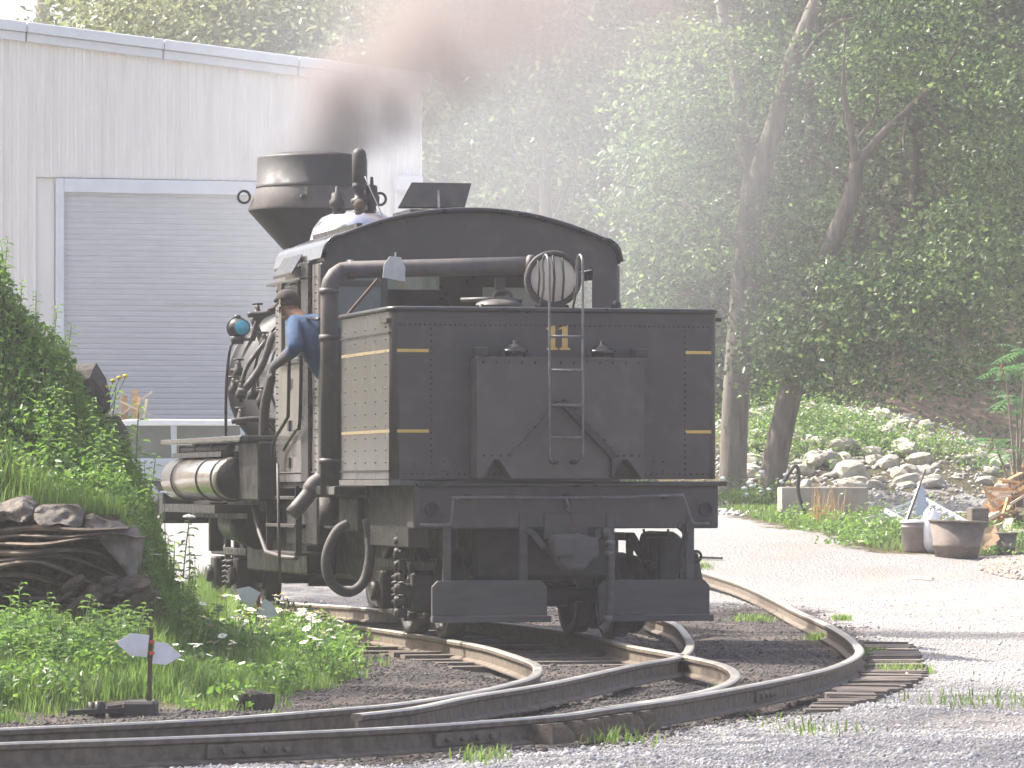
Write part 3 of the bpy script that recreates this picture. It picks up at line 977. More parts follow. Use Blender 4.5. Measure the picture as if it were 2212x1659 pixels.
pts += line_pts((bx0 + .05, -.243, bz1 - .03), (bx1 - .05, -.243, bz1 - .03), .11) + line_pts((bx0 + .06, -.243, zz(984)), (lx - .02, -.243, zz(984)), .06) + line_pts((rx + .04, -.243, zz(984)), (bx1 - .04, -.243, zz(984)), .06)
tag(part(rivet_dots(pts, .012), 'rivets', M['iron'], rbox), kind='stuff')
for u in (1040, 1382):
    c = ony(u, 757, -.12)
    MB().box((c.x - .05, -.2, bz1 + .02), (c.x + .05, -.02, bz1 + .10)).build('lifting_lug', M['iron'], rbox, .01)
for u in (1112, 1300):
    c = ony(u, 770, -.14)
    z = bz1 + .019
    b = MB().lathe([(.10, z), (.10, z + .035), (.12, z + .037), (.12, z + .06), (.10, z + .062), (.06, z + .10), (.022, z + .112), (.022, z + .14), (0, z + .145)], (c.x, -.14, 0), 20)
    b.build('filler_cap', M['black'], rbox)
    MB().bar((c.x - .11, -.20, z + .03), (c.x - .11, -.08, z + .03), .02, .06).build('cap_hinge', M['iron'], rbox)

# --- ladder
lad = empty('ladder', (0, 0, 0)); lad.parent = loco
yl = -.33
for u, s in ((1187, -1), (1259, 1)):
    x = ony(u, 800, yl).x
    zt, zb = ony(u, 575, yl).z, ony(u, 990, yl).z
    path = [(x + s * -.06 * 0 - .05 * s, -.25, zb - .03), (x - .03 * s, -.30, zb - .035), (x, yl, zb + .02), (x, yl, 2.0), (x, yl, zt)]
    path += [(x + (-.008 if s < 0 else .0), yl + .10 - .10 * math.cos(a), zt + .10 * math.sin(a)) for a in (R(30), R(60), R(90), R(120), R(150), R(180))]
    path += [(x, yl + .20, zt - .05), (x, yl + .20, zt - .18), (x, yl + .33, TZ1 + .02)]
    MB().tube(path, .011, 8).build('ladder_side', M['steel'], lad)
    MB().ball((x - .06 * s, -.262, zb - .03), (.04, .03, .022), 8, 4).build('ladder_foot', M['iron'], lad)
for v in (727, 800, 875, 945):
    MB().cyl(ony(1187, v, yl), ony(1259, v, yl), .012, n=8).build('rung', M['steel'], lad)

# --- rear headlight: drum, lens, guard bars
HLx, HLz = ony(1197, 602, .6).x, ony(1197, 602, .6).z
hl = empty('headlight', (HLx, .62, HLz), R(-8)); hl.parent = loco
b = MB().lathe([(.235, 0), (.245, .01), (.245, .06), (.225, .065), (.225, .30), (.15, .42), (0, .45)], (0, 0, 0), 32, 'y')
b.lathe([(.235, 0), (.20, -.012), (.195, .012)], (0, 0, 0), 32, 'y')
b.build('lamp_case', M['iron'], hl)
b = MB().lathe([(.2, .012), (.12, -.006), (0, -.015)], (0, 0, 0), 28, 'y')
b.build('lens', M['lens'], hl)
for x, w in ((-.125, .008), (.005, .010), (.085, .009)):
    h = math.sqrt(.2 ** 2 - x * x)
    MB().tube([(x - .012, -.02, -h), (x, -.035, 0), (x - .012, -.02, h)], w, 6).build('guard_bar', M['iron'], hl)
MB().bar((-.12, .15, -.22), (-.14, .15, -.36), .05, .05).bar((.12, .15, -.22), (.14, .15, -.36), .05, .05).box((-.2, .05, -.37), (.2, .3, -.34)).build('bracket', M['iron'], hl)

# --- big pipe: up the left side, across behind the cab
yp = 2.42
pr = .078
e0, e1 = ony(711, 640, yp), ony(1125, 584, yp - 0.9)
zc = ony(760, 583, yp).z
xv = ony(711, 640, yp).x
path = [V3((xv, yp, 1.2)), V3((xv, yp, zc - .18))] + [V3((xv + .18 - .18 * math.cos(a), yp, zc - .18 + .18 * math.sin(a))) for a in (R(20), R(45), R(70))] + [V3((xv + .18, yp, zc)), V3((HLx - .05, .95, zc - .012))]
sp = part(MB().tube(path, pr, 16), 'steam_pipe', M['pipe'])
b = MB()
for p, d in ((V3((xv, yp, zc - .19)), V3((0, 0, 1))), (V3((xv + .19, yp, zc)), V3((1, 0, 0))), (V3((xv, yp, TZ1 - .16)), V3((0, 0, 1))), (V3((xv, yp, TZ0 + .16)), V3((0, 0, 1))), (V3((HLx - .10, 1.0, zc - .012)), V3((1, -.6, 0)).normalized())):
    MB().cyl(p - d * .025, p + d * .025, pr + .012, n=16).build('pipe_collar', M['pipe'], sp)
k = ony(847, 578, 1.85)
pl = MB().prism([(-.10, -.10), (.10, -.12), (.095, .0), (.05, .09), (-.05, .09), (-.095, .02)], -.11, -.095, 'y')
for x in (-.045, .045): pl.cyl((x, -.12, -.01), (x, -.10, -.01), .02, n=8)
pl.bar((0, -.1, .085), (0, -.1, .13), .012)
o = pl.build('hanging_plate', M['galv'], sp); o.location = k; o.rotation_euler = (0, R(4), 0)
part(MB().cyl((xv, yp, 1.2), (xv, yp, .95), .09, n=14), 'pipe_boot', M['iron'], sp)

# --- end beam with its pockets and grab rail
ex0, ex1 = ony(893, 1080, -.03).x, ony(1552, 1080, -.03).x
ez0, ez1 = ony(1200, 1142, -.03).z, ony(1200, 1040, -.03).z
beam = part(MB().box((ex0, -.03, ez0), (ex1, .22, ez1)), 'end_beam', M['rear'], None, .012)
MB().box((ex0 + .02, -.075, ez1 - .045), (ex1 - .01, -.031, ez1 - .008)).build('beam_cap', M['black'], beam, .008)
MB().box((ex1 - .01, -.06, ez1 - .04), (ex1 + .07, .0, ez1)).build('beam_lug', M['iron'], beam, .006)
for u in (931, 1523):
    c = ony(u, 1100, -.03)
    MB().box((c.x - .08, -.042, c.z - .085), (c.x + .08, -.031, c.z + .085)).build('pocket_plate', M['rear'], beam)
    MB().lathe([(.062, -.075), (.062, -.040), (.05, -.040), (.045, -.078), (.05, -.083), (.062, -.075)], (c.x, 0, c.z), 20, 'y').lathe([(.046, -.05), (.0, -.05)], (c.x, 0, c.z), 20, 'y').build('pole_pocket', M['iron'], beam)
gp = [ony(u, v, -.11) for u, v in ((908, 1134), (962, 1134), (974, 1126), (978, 1082), (986, 1075), (1100, 1074), (1222, 1075), (1360, 1073), (1466, 1070), (1476, 1074), (1492, 1120), (1500, 1131), (1532, 1131))]
gr_ = part(MB().tube(smooth_path(gp, 3), .013, 8), 'grab_rail', M['steel'])
MB().tube([ony(1222, 1075, -.11), ony(1229, 1102, -.09)], .013, 8).build('lever', M['steel'], gr_)
for u in (1012, 1224, 1440):
    c = ony(u, 1072, -.07)
    MB().box((c.x - .03, -.115, c.z - .03), (c.x + .03, -.031, c.z + .02)).build('rail_bracket', M['iron'], gr_, .005)

# --- coupler
cx, cz = ony(1236, 1190, -.3).x, ony(1236, 1190, -.3).z
b = MB().box((cx - .18, -.05, ez0 - .09), (cx + .2, -.031, ez0 + .13))
cpl = part(b, 'coupler', M['rear'], None, .006)
b = MB().prism([(cx - .20, cz + .13), (cx + .02, cz + .15), (cx + .19, cz + .10), (cx + .20, cz - .05), (cx + .12, cz - .10), (cx + .06, cz - .17), (cx - .08, cz - .16), (cx - .14, cz - .10)], -.46, -.20, 'y')
b.box((cx - .10, -.25, cz - .06), (cx + .10, .25, cz + .10))
b.build('coupler_head', M['board'], cpl, .03, 2)
MB().box((cx - .19, -.50, cz - .05), (cx - .02, -.40, cz + .13)).build('knuckle', M['board'], cpl, .03, 2)
MB().cyl((cx - .02, -.38, cz + .12), (cx - .02, -.38, cz + .19), .03, n=10).build('pin', M['iron'], cpl)
MB().tube([(cx + .0, -.38, cz + .18), (cx - .01, -.30, cz + .30), (cx - .02, -.1, cz + .36)], .010, 6).build('lift_chain', M['rust'], cpl)
for s in (-1, 1):
    MB().tube(smooth_path([(cx + s * .36, -.0, ez0 - .02), (cx + s * .29, -.06, ez0 - .03), (cx + s * .24, -.1, ez0 - .10), (cx + s * .20, -.14, cz + .02)], 5), .03, 8).build('coupler_stay', M['board'], cpl)

# --- pilot boards on straps
for u0, u1, straps in ((934, 1182, (965, 1130)), (1294, 1533, (1318, 1490))):
    y0 = -.10
    x0, x1 = ony(u0, 1300, y0).x, ony(u1, 1300, y0).x
    z0, z1 = ony(1100, 1330, y0).z, ony(1100, 1254, y0).z
    poly = [(x0, z0), (x1, z0), (x1, z1 - .05), (x1 - .05, z1), (x0 + .05, z1), (x0, z1 - .05)]
    pb = part(MB().prism(poly, y0, y0 + .05, 'y'), 'pilot_board', M['board'], None, .004)
    MB().box((x0 - .005, y0 - .03, z0 - .055), (x1 + .03, y0 + .05, z0 - .003)).build('board_lip', M['board'], pb, .004)
    for u in straps:
        c = ony(u, 1200, y0 + .07)
        MB().box((c.x - .035, y0 + .055, z0 + .05), (c.x + .035, y0 + .085, ez0 + .13)).build('strap', M['board'], pb, .003)
# air hose
hp = [ony(u, v, -.22) for u, v in ((1300, 1148), (1313, 1150), (1319, 1172), (1319, 1230), (1318, 1290), (1314, 1335), (1304, 1356), (1298, 1362))]
ah = part(MB().tube(smooth_path(hp, 5), .036, 10), 'air_hose', M['hose'])
for v in (1172, 1196, 1335):
    c = ony(1318 if v < 1300 else 1313, v, -.22)
    MB().cyl(c - V3((0, 0, .02)), c + V3((0, 0, .02)), .044, n=10).build('hose_clamp', M['steel'], ah)
c = ony(1310, 1156, -.20)
MB().ball(c, (.06, .05, .05), 10, 6).bar(c + V3((-.1, 0, 0)), c, .04).build('angle_cock', M['iron'], ah)
# chain on the right with its links
ch = empty('chain', (0, 0, 0)); ch.parent = loco
lk = MB().tube([(math.cos(a) * .025, 0, math.sin(a) * .025 + (.03 if 0 < a < math.pi else -.03)) for a in [R(i * 30 + 15) for i in range(12)]], .0115, 6, False, True).mesh('chain_link', M['grease'])
cp = smooth_path([ony(u, v, -.02) for u, v in ((1474, 1140), (1482, 1150), (1478, 1175), (1472, 1200), (1470, 1222), (1466, 1245))], 3)
for i in range(len(cp) - 1):
    p = (cp[i] + cp[i + 1]) / 2; d = cp[i + 1] - cp[i]
    o = link(bpy.data.objects.new('chain_link', lk), ch)
    o.location = p; o.rotation_euler = (0, math.atan2(d.x, d.z), R(90 if i % 2 else 10))
part(MB().tube([ony(u, v, .1) for u, v in ((1390, 1143), (1394, 1163), (1440, 1160), (1444, 1143))], .012, 6), 'step_iron', M['grease'])

# --- frame and ashy underside
part(MB().box((-1.12, .2, .98), (-.86, 11.18, 1.28)).box((.86, .2, .98), (1.12, 11.18, 1.28)).box((-.855, 1.0, 1.0), (.855, 2.2, 1.2)).box((-.855, 9.0, 1.0), (.855, 10.4, 1.2)), 'frame', M['grease'])
part(MB().box((-HW + .2, .26, 1.20), (HW - .1, TL - .02, 1.30)), 'tender_floor', M['grease'])
part(MB().box((-.75, 2.75, .42), (.75, 6.9, 1.0)), 'ash_pan', M['grease'], None, .05)
for y in (.45, 8.6): part(MB().box((-.60, y, .50), (.60, y + 2.1, .97)), 'truck_centre_fill', M['grease'], None, .04)  # added dark blocks that fill the open underframe and keep it dark
part(MB().box((-1.20, .30, .78), (-1.02, 2.1, 1.34)), 'side_fill', M['grease'], None, .01)  # added dark box, stops daylight showing through beneath the tender side

# --- trucks
def truck(y0, name='truck'):
    t_ = empty(name, (0, y0, 0)); t_.parent = loco
    for yw in (-.66, .66):
        for s in (-1, 1):
            x = s * .75
            b = MB().lathe([(0, -.03), (.09, -.03), (.10, -.05), (.12, -.05), (.14, -.01), (.30, -.01), (.32, -.055), (.365, -.055), (.365, .06), (.395, .065), (.395, .09), (.30, .09), (.28, .03), (0, .03)], (0, 0, 0), 28, 'x')
            if s > 0: b.v = [(-p[0], p[1], p[2]) for p in b.v]
            o = b.build('wheel', M['grease'], t_)
            o.location = (x + s * -.0, yw, .365)
        b = MB().cyl((-.95, yw, .365), (.95, yw, .365), .065, n=12).cyl((-.3, yw, .365), (.3, yw, .365), .10, n=12)
        b.build('axle', M['grease'], t_)
    for s in (-1, 1):
        x = s * .98
        b = MB()
        b.bar((x, -1.0, .62), (x, 1.0, .62), .09, .08).bar((x, -.9, .20), (x, .9, .20), .07, .05)
        b.bar((x, -.85, .62), (x, -.3, .86), .07, .07).bar((x, .85, .62), (x, .3, .86), .07, .07).bar((x, -.3, .86), (x, .3, .86), .08, .07)
        for y in (-.25, .25): b.bar((x, y, .22), (x, y, .84), .06, .06)
        b.build('side_frame', M['grease'], t_, .01)
        for yw in (-.66, .66):
            MB().box((x - .09, yw - .12, .22), (x + .10, yw + .12, .56)).cyl((x + s * .08, yw, .38), (x + s * .16, yw, .38), .09, n=12).build('journal_box', M['iron'], t_, .02)
        for y in (-.12, .12):
            hx = [(x + s * .02 + .055 * math.cos(a), y + .055 * math.sin(a), .27 + a * .0085) for a in [R(30 * i) for i in range(60)]]
            MB().tube(hx, .016, 5).build('spring', M['iron'], t_)
    MB().box((-.95, -.22, .50), (.95, .22, .66)).build('bolster', M['grease'], t_, .02)
    # bevel gear ring and line shaft on the right-hand wheels
    for yw in (-.66, .66):
        b = MB().lathe([(.16, .0), (.33, .0), (.34, .05), (.30, .10), (.16, .06)], (.86, yw, .365), 30, 'x')
        b.build('bevel_gear', M['grease'], t_)
    return t_
truck(1.45)
truck(9.65)
part(MB().cyl((1.28, .4, .40), (1.28, 10.6, .40), .055, n=12), 'line_shaft', M['grease'])
for y in (2.6, 3.2, 7.6, 8.2):
    part(MB().cbox((1.28, y, .40), (.20, .22, .20)).cyl((1.28, y - .2, .4), (1.28, y + .2, .4), .10, n=12), 'universal_joint', M['iron'], None, .03)
gb = [(1.0, .90), (1.14, .92), (1.36, .72), (1.40, .50), (1.34, .24), (1.0, .22)]
part(MB().prism(gb, .32, 1.0, 'y'), 'gear_cover', M['grease'], None, .05, 2)
part(MB().torus((1.32, .30, .70), .045, .012, (0, 1, 0), 14, 6), 'shackle', M['grease'])
# spring hangers and gear-like castings beside the rear left wheels
for i, (u, w) in enumerate(((866, 14), (886, 12), (906, 15))):
    for k in range(7):
        v = 1168 + k * 26 + (i % 2) * 9
        c = ony(u, v, .75 + i * .12)
        part(MB().cbox(c, (random.uniform(.05, .10), .10, random.uniform(.05, .09))).cyl(c - V3((.06, 0, 0)), c + V3((.05, 0, 0)), random.uniform(.03, .045), n=8), 'spring_hanger', M['iron'], None, .012)

# --- cab
CY0, CY1 = 3.0, 5.17
CXW = 1.385
def roofz(x):
    a = abs(x)
    if a < 1.22: return 3.78 - .255 * (a / 1.22) ** 2.1
    t = min(1, (a - 1.22) / (CXW - 1.22))
    return 3.525 - .20 * (1 - math.sqrt(max(0, 1 - t * t)))
XS = list(np.linspace(-CXW, -1.22, 7)) + list(np.linspace(-1.22, 1.22, 25))[1:-1] + list(np.linspace(1.22, CXW, 7))
b = MB()
vs, fs = [], []
for x in XS:
    z = roofz(x)
    vs += [(x * 1.005, CY0 - .05, z + .03), (x * 1.005, CY1 + .10, z + .03), (x * .99, CY0 - .05, z), (x * .99, CY1 + .10, z)]
for i in range(len(XS) - 1):
    a, c = 4 * i, 4 * i + 4
    fs += [(a, c, c + 1, a + 1), (a + 2, a + 3, c + 3, c + 2), (a, a + 2, c + 2, c), (a + 1, c + 1, c + 3, a + 3)]
e = 4 * (len(XS) - 1)
fs += [(0, 1, 3, 2), (e, e + 2, e + 3, e + 1)]
b.add(vs, fs, True)
roof = part(b, 'cab_roof', M['side'])
m_ = roof.modifiers.new('edge', 'EDGE_SPLIT'); m_.split_angle = R(40)
b = MB().tube([(x * 1.004, CY0 - .05, roofz(x) + .02) for x in XS], .022, 8)
b.build('roof_edge', M['black'], roof)
b = MB().bar((-1.0, 3.2, roofz(-1.0) + .045), (-1.0, 5.2, roofz(-1.0) + .045), .05, .045)
b.build('roof_strip', M['black'], roof)
# raised roof hatch
hb = ony(935, 455, 4.0)
hx0, hx1 = ony(862, 455, 4.0).x, ony(1004, 453, 4.0).x
b = MB().box((hx0 + .05, 3.75, roofz(-.3) - .05), (hx1 - .04, 4.5, roofz(-.1) + .07))
ht = b.build('hatch_curb', M['black'], roof)
tl, tr_ = ony(888, 398, 4.15), ony(1017, 400, 4.15)
q = [V3((hx0, 4.42, hb.z + .0)), V3((hx1, 4.42, hb.z)), V3((tr_.x, 4.0, tr_.z)), V3((tl.x, 4.0, tl.z))]
q = [V3((hx0 - .01, 4.0, hb.z + .015)), V3((hx1 - .005, 4.0, hb.z + .02)), tr_, tl]
nn = (q[1] - q[0]).cross(q[3] - q[0]).normalized() * .03
b = MB().add(q + [p + nn for p in q], [(0, 1, 2, 3), (7, 6, 5, 4), (0, 4, 5, 1), (1, 5, 6, 2), (2, 6, 7, 3), (3, 7, 4, 0)])
b.build('roof_hatch', M['grease'], roof)
MB().bar(ony(948, 450, 3.93), ony(947, 412, 4.05), .02).build('hatch_stay', M['steel'], roof)

# rear wall: lintel under the arch, narrow sides, a glazed panel at the left
b = MB()
def wallstrip(x0, x1, zb, y, th=.03, zoff=-.004):
    xs_ = [x0] + [x for x in XS if x0 < x < x1] + [x1]
    b.prism([(x0, zb(x0)), *[(x, zb(x)) for x in xs_[1:-1]], (x1, zb(x1))] + [(x, roofz(x) + zoff) for x in reversed(xs_)], y, y + th, 'y')
lin = lambda x: 3.36 - .10 * (x / 1.2) ** 2
flo = lambda x: 1.34
wallstrip(-CXW + .02, -1.24, flo, CY0)
wallstrip(-1.239, -.785, lambda x: 3.28, CY0)
wallstrip(-.784, 1.13, lin, CY0)
wallstrip(1.131, CXW - .02, flo, CY0)
b.box((-.84, CY0, 1.34), (-.785, CY0 + .03, 3.279)); b.box((-1.239, CY0, 1.34), (-.841, CY0 + .03, 2.72))
b.box((-.784, CY0 + .0, 1.34), (1.13, CY0 + .03, 2.2))
b.box((-1.239, CY0, 3.10), (-.841, CY0 + .03, 3.15))
rear = part(b, 'cab_rear_wall', M['rear'])
MB().box((-1.238, CY0 + .01, 2.721), (-.842, CY0 + .018, 3.099)).build('window_pane', M['glass'], rear)
MB().box((-1.238, CY0 + .01, 3.151), (-.842, CY0 + .018, 3.279)).build('window_pane', M['glass'], rear)
MB().bar(ony(742, 690, 2.6), ony(820, 598, 2.7), .022).build('brace', M['rust'], rear)

# front wall with two windows beside the boiler
b = MB()
wins = [(-1.16, -.86, 2.55, 3.22), (-.36, .20, 3.17, 3.30), (.62, 1.18, 2.72, 3.20)]
xsb = sorted({-CXW + .02, CXW - .02, *[w[0] for w in wins], *[w[1] for w in wins]})
for x0, x1 in zip(xsb[:-1], xsb[1:]):
    w = next((w for w in wins if w[0] <= x0 < w[1]), None)
    if w is None: wallstrip(x0, x1, flo, CY1)
    else:
        b.box((x0, CY1, 1.34), (x1, CY1 + .03, w[2])); wallstrip(x0, x1, lambda x, w=w: w[3], CY1)
fw = part(b, 'cab_front_wall', M['black'])
for w in wins:
    MB().box((w[0], CY1 + .01, w[2]), (w[1], CY1 + .018, w[3])).build('window_pane', M['glass'], fw)

# sides: wall below the opening, posts, a header
for s in (-1, 1):
    b = MB()
    xw = s * CXW
    xa, xb = min(xw, xw - s * .03), max(xw, xw - s * .03)
    b.box((xa, CY0, 1.34), (xb, CY0 + .62, 3.31)); b.box((xa, 4.92, 1.34), (xb, CY1 + .03, 3.31))
    b.box((xa, CY0 + .621, 1.34), (xb, 4.919, 2.46)); b.box((xa, CY0 + .621, 3.22), (xb, 4.919, 3.31))
    cs = part(b, 'cab_side', M['cab_sheen'])
    tag(cs, 'cab side wall with the open window' if s < 0 else None)
    if s < 0:
        MB().box((-CXW - .035, 3.48, 1.34), (-CXW - .002, 3.80, 3.34)).build('corner_post', M['black'], cs, .006)
        MB().box((-CXW - .02, CY0 - .02, 1.34), (-CXW - .002, CY0 + .09, 3.30)).build('corner_post', M['black'], cs, .006)
        MB().box((-CXW - .05, 3.58, 2.43), (-CXW - .002, 4.95, 2.475)).build('window_sill', M['black'], cs, .006)
        MB().box((-CXW + .031, 4.30, 2.47), (-CXW + .045, 4.9, 3.21)).build('window_pane', M['glass'], cs)
        tag(part(rivet_dots(line_pts((-CXW - .003, 3.05, 1.42), (-CXW - .003, 5.1, 1.42), .05) + line_pts((-CXW - .003, 5.12, 1.45), (-CXW - .003, 5.12, 3.2), .06) + line_pts((-CXW - .003, 3.3, 1.45), (-CXW - .003, 3.3, 3.2), .07), .011, (-1, 0, 0)), 'rivets', M['grease'], cs), kind='stuff')
        for v in (830, 920, 1000):
            c = onx(626, v, -CXW - .004)
            MB().box((-CXW - .02, c.y - .04, c.z - .05), (-CXW - .003, c.y + .04, c.z + .05)).build('hinge', M['grease'], cs)
        # folding awning over the window
        aw = MB().add([(-CXW - .01, 3.85, 3.43), (-CXW - .01, 4.75, 3.43), (-CXW - .11, 4.75, 3.26), (-CXW - .11, 3.85, 3.26), (-CXW - .01, 3.85, 3.41), (-CXW - .01, 4.75, 3.41), (-CXW - .11, 4.75, 3.23), (-CXW - .11, 3.85, 3.23)],
             [(0, 1, 2, 3), (4, 7, 6, 5), (0, 3, 7, 4), (3, 2, 6, 7), (2, 1, 5, 6)])
        aw.build('window_awning', M['black'], cs)
        MB().bar((-CXW - .05, 3.55, 3.19), (-CXW - .05, 5.15, 3.19), .10, .02).build('drip_rail', M['side'], cs)
# floor and apron, dark interior
part(MB().box((-CXW + .03, CY0 + .04, 1.28), (CXW - .03, CY1 - .01, 1.335)), 'cab_floor', M['grease'])
part(MB().box((-CXW - .10, 2.0, 1.22), (-CXW + .22, 3.4, 1.30)), 'side_step_board', M['side'], None, .008)
bh = part(MB().cyl((-.1, 4.55, 2.3), (-.1, CY1, 2.3), .72, n=28), 'boiler_backhead', M['grease'])
for x, z in ((-.35, 2.75), (-.05, 2.85), (.25, 2.7), (.1, 2.5)):
    MB().cyl((x, 4.53, z), (x, 4.56, z), .07, n=14).build('gauge', M['iron'], bh)
c0 = ony(995, 648, 1.4); c1 = ony(1090, 650, 1.2)
lv = part(MB().tube([c0, ony(1060, 646, 1.3), ony(1128, 650, 1.2)], .02, 8).tube(smooth_path([ony(1068, 648, 1.3), ony(1070, 634, 1.3), ony(1078, 630, 1.3), ony(1100, 632, 1.3), ony(1108, 650, 1.3)], 4), .018, 8).bar(ony(1080, 600, 1.35), ony(1080, 640, 1.35), .09, .03).ball(ony(1080, 660, 1.3), (.22, .2, .06), 14, 5, 0.0), 'brake_stand', M['pipe'])
part(MB().cyl((.35, .5, TZ1 - .14), (.35, .5, TZ1 + .04), .03, n=8).cyl((-.35, 1.2, TZ1 - .14), (-.35, 1.2, TZ1 + .10), .018, n=8), 'tank_pipes', M['iron'])
part(MB().ball(ony(1331, 660, 2.6), .05, 8, 6).cyl(ony(1331, 660, 2.6) - V3((0, 0, .2)), ony(1331, 660, 2.6), .03, n=8), 'tank_valve', M['grease'])

# handrails at the cab door, left side
for pts in (((590, 987), (591, 962), (598, 940), (619, 905), (623, 880), (626, 700), (629, 684), (640, 680), (655, 681)), ((613, 972), (622, 955), (640, 928), (648, 905), (652, 700), (657, 689), (672, 688), (690, 690))):
    part(MB().tube(smooth_path([onx(u, v, -CXW - .10) for u, v in pts], 3), .017, 8), 'handrail', M['black'])

# --- boiler, smokebox, dome, stack
BXc, BZc, BR = -.22, 2.38, .74
boiler = part(MB().cyl((BXc, CY1 + .04, BZc), (BXc, 8.5, BZc), BR, n=40, caps=False), 'boiler', M['side'])
for y in (5.35, 6.15, 6.95, 7.7, 8.35):
    MB().lathe([(BR + .002, y - .03), (BR + .012, y - .03), (BR + .012, y + .03), (BR + .002, y + .03)], (BXc, 0, BZc), 40, 'y').build('boiler_band', M['black'], boiler)
sb = part(MB().lathe([(BR + .02, 8.5), (BR + .02, 9.75), (BR + .05, 9.75), (BR + .05, 9.85), (.62, 9.87), (0, 9.95)], (BXc, 0, BZc), 40, 'y'), 'smokebox', M['stack'])
MB().lathe([(.5, 9.86), (.5, 9.95), (.2, 10.02), (0, 10.03)], (BXc, 0, BZc), 30, 'y').build('smokebox_door', M['stack'], sb)
part(MB().box((-.8, 8.4, 1.2), (.5, 9.8, 1.75)), 'saddle', M['grease'], None, .03)
dz = roofz(0)
dome = part(MB().lathe([(.47, 3.0), (.47, 3.72), (.44, 3.84), (.36, 3.95), (.22, 4.02), (0, 4.04)], (BXc, 7.0, 0), 32), 'steam_dome', M['dome'])
# pop valves and whistle on the dome
for u, v0, v1 in ((728, 410, 460), (803, 392, 458)):
    c = ony(u, v1, 7.0); t_ = ony(u, v0, 7.0)
    h = t_.z - c.z
    b = MB().lathe([(.045, 0), (.045, .2 * h), (.075, .25 * h), (.08, .5 * h), (.06, .6 * h), (.055, .85 * h), (.02, .9 * h), (.015, 1.15 * h), (0, 1.15 * h)], c, 14)
    part(b, 'safety_valve', M['iron'])
c = ony(776, 458, 7.0); t_ = ony(776, 320, 7.0); h = t_.z - c.z; wr = .072
wh = part(MB().lathe([(.05, 0), (.05, .10 * h), (.085, .12 * h), (.085, .2 * h), (.05, .22 * h), (.045, .34 * h), (wr, .36 * h), (wr, .43 * h), (wr * .92, .44 * h), (wr * .92, .47 * h), (wr, .48 * h), (wr, .90 * h), (wr * .8, .96 * h), (wr * .4, .995 * h), (0, h)], c, 18), 'whistle', M['stack'])
MB().tube([c + V3((.03, -.12, .55 * h)), c + V3((.10, -.12, .3 * h)), c + V3((.17, -.3, -.05))], .006, 5).build('whistle_cord', M['galv'], wh)
MB().ball(c + V3((-.02, -.1, .1 * h)), .06, 10, 6).build('whistle_valve', M['rust'], wh)
# smokestack with its big spark arrester
SX, SY = BXc, 9.2
b = MB().lathe([(.30, 2.95), (.26, 3.2), (.21, 3.62), (.22, 3.66), (.665, 4.15)], (SX, SY, 0), 40)
stack = part(b, 'smokestack', M['stack'])
b = MB().lathe([(.665, 4.15), (.67, 4.17), (.575, 4.39)], (SX, SY, 0), 40)
b.build('arrester_cone', M['pipe'], stack)
b = MB().lathe([(.585, 4.39), (.585, 4.42), (.572, 4.425), (.572, 4.69), (.565, 4.71), (.36, 4.75), (.35, 4.70), (.33, 4.2), (.30, 3.7)], (SX, SY, 0), 40)
b.build('arrester_drum', M['stack'], stack)
for s in (-1, 1):
    MB().torus((SX + s * .72, SY, 4.29), .062, .014, (0, 1, 0), 20, 6).build('lifting_ring', M['iron'], stack)
MB().bar((SX - .2, SY - .64, 4.27), (SX - .18, SY - .60, 4.37), .03, .02).cyl((SX - .22, SY - .66, 4.26), (SX - .22, SY - .58, 4.26), .03, n=8).build('latch', M['iron'], stack)

# --- running board, pipes, air tank, class lamp at the left
rb0 = onx(620, 957, -1.3); rb1 = onx(412, 948, -1.62)
rz_ = rb1.z
part(MB().box((-1.72, 5.25, rz_ - .05), (-.95, 9.75, rz_)), 'running_board', M['side'], None, .008)
part(MB().box((-1.55, 5.22, rz_ - .62), (-1.02, 6.25, rz_ - .055)), 'tool_box', M['grease'], None, .02)
part(MB().box((-1.45, 6.3, .98), (-1.0, 9.4, 1.05)), 'tank_bearer', M['grease'])
ta, tb_ = ony(512, 1034, 6.25), ony(392, 1030, 9.5)
tx, tz, tr = (ta.x + tb_.x) / 2 - .02, ta.z, .215
b = MB().lathe([(0, 6.2), (.14, 6.215), (.2, 6.25), (tr, 6.32), (tr, 9.35), (.19, 9.45), (.12, 9.5), (0, 9.52)], (tx, 0, tz), 36, 'y')
tank = part(b, 'air_tank', M['tank'])
for y in (6.42, 7.25, 8.7):
    MB().lathe([(tr + .001, y - .02), (tr + .012, y - .02), (tr + .012, y + .02), (tr + .001, y + .02)], (tx, 0, tz), 36, 'y').build('tank_strap', M['black'], tank)
MB().lathe([(0, 6.195), (.19, 6.22), (.2, 6.235)], (tx, 0, tz), 30, 'y').build('tank_end', M['grease'], tank)
MB().box((tx - .12, 6.4, tz + tr + .0), (tx + .14, 9.2, tz + tr + .05)).build('tank_saddle', M['grease'], tank)
MB().box((tx - .20, 6.3, tz - tr - .12), (tx + .24, 9.3, tz - tr - .04)).build('tank_cradle', M['grease'], tank)
for dz_, dx_ in ((.30, -.02), (.36, .12)):
    pc = part(MB().tube([(tx + dx_, 6.35, tz + dz_), (tx + dx_, 9.2, tz + dz_)], .035, 10), 'cooling_pipe', M['pipe'])
    for y in (6.45, 7.2, 8.2, 9.1):
        MB().cyl((tx + dx_, y, tz + dz_), (tx + dx_, y + .05, tz + dz_), .045, n=10).build('pipe_union', M['iron'], pc)
part(MB().bar(ony(466, 1085, 8.6), ony(466, 1190, 8.6), .13, .1), 'tank_post', M['grease'])
part(MB().cyl(ony(505, 1130, 8.0), ony(560, 1150, 6.8), .17, n=18), 'brake_cylinder', M['grease'])
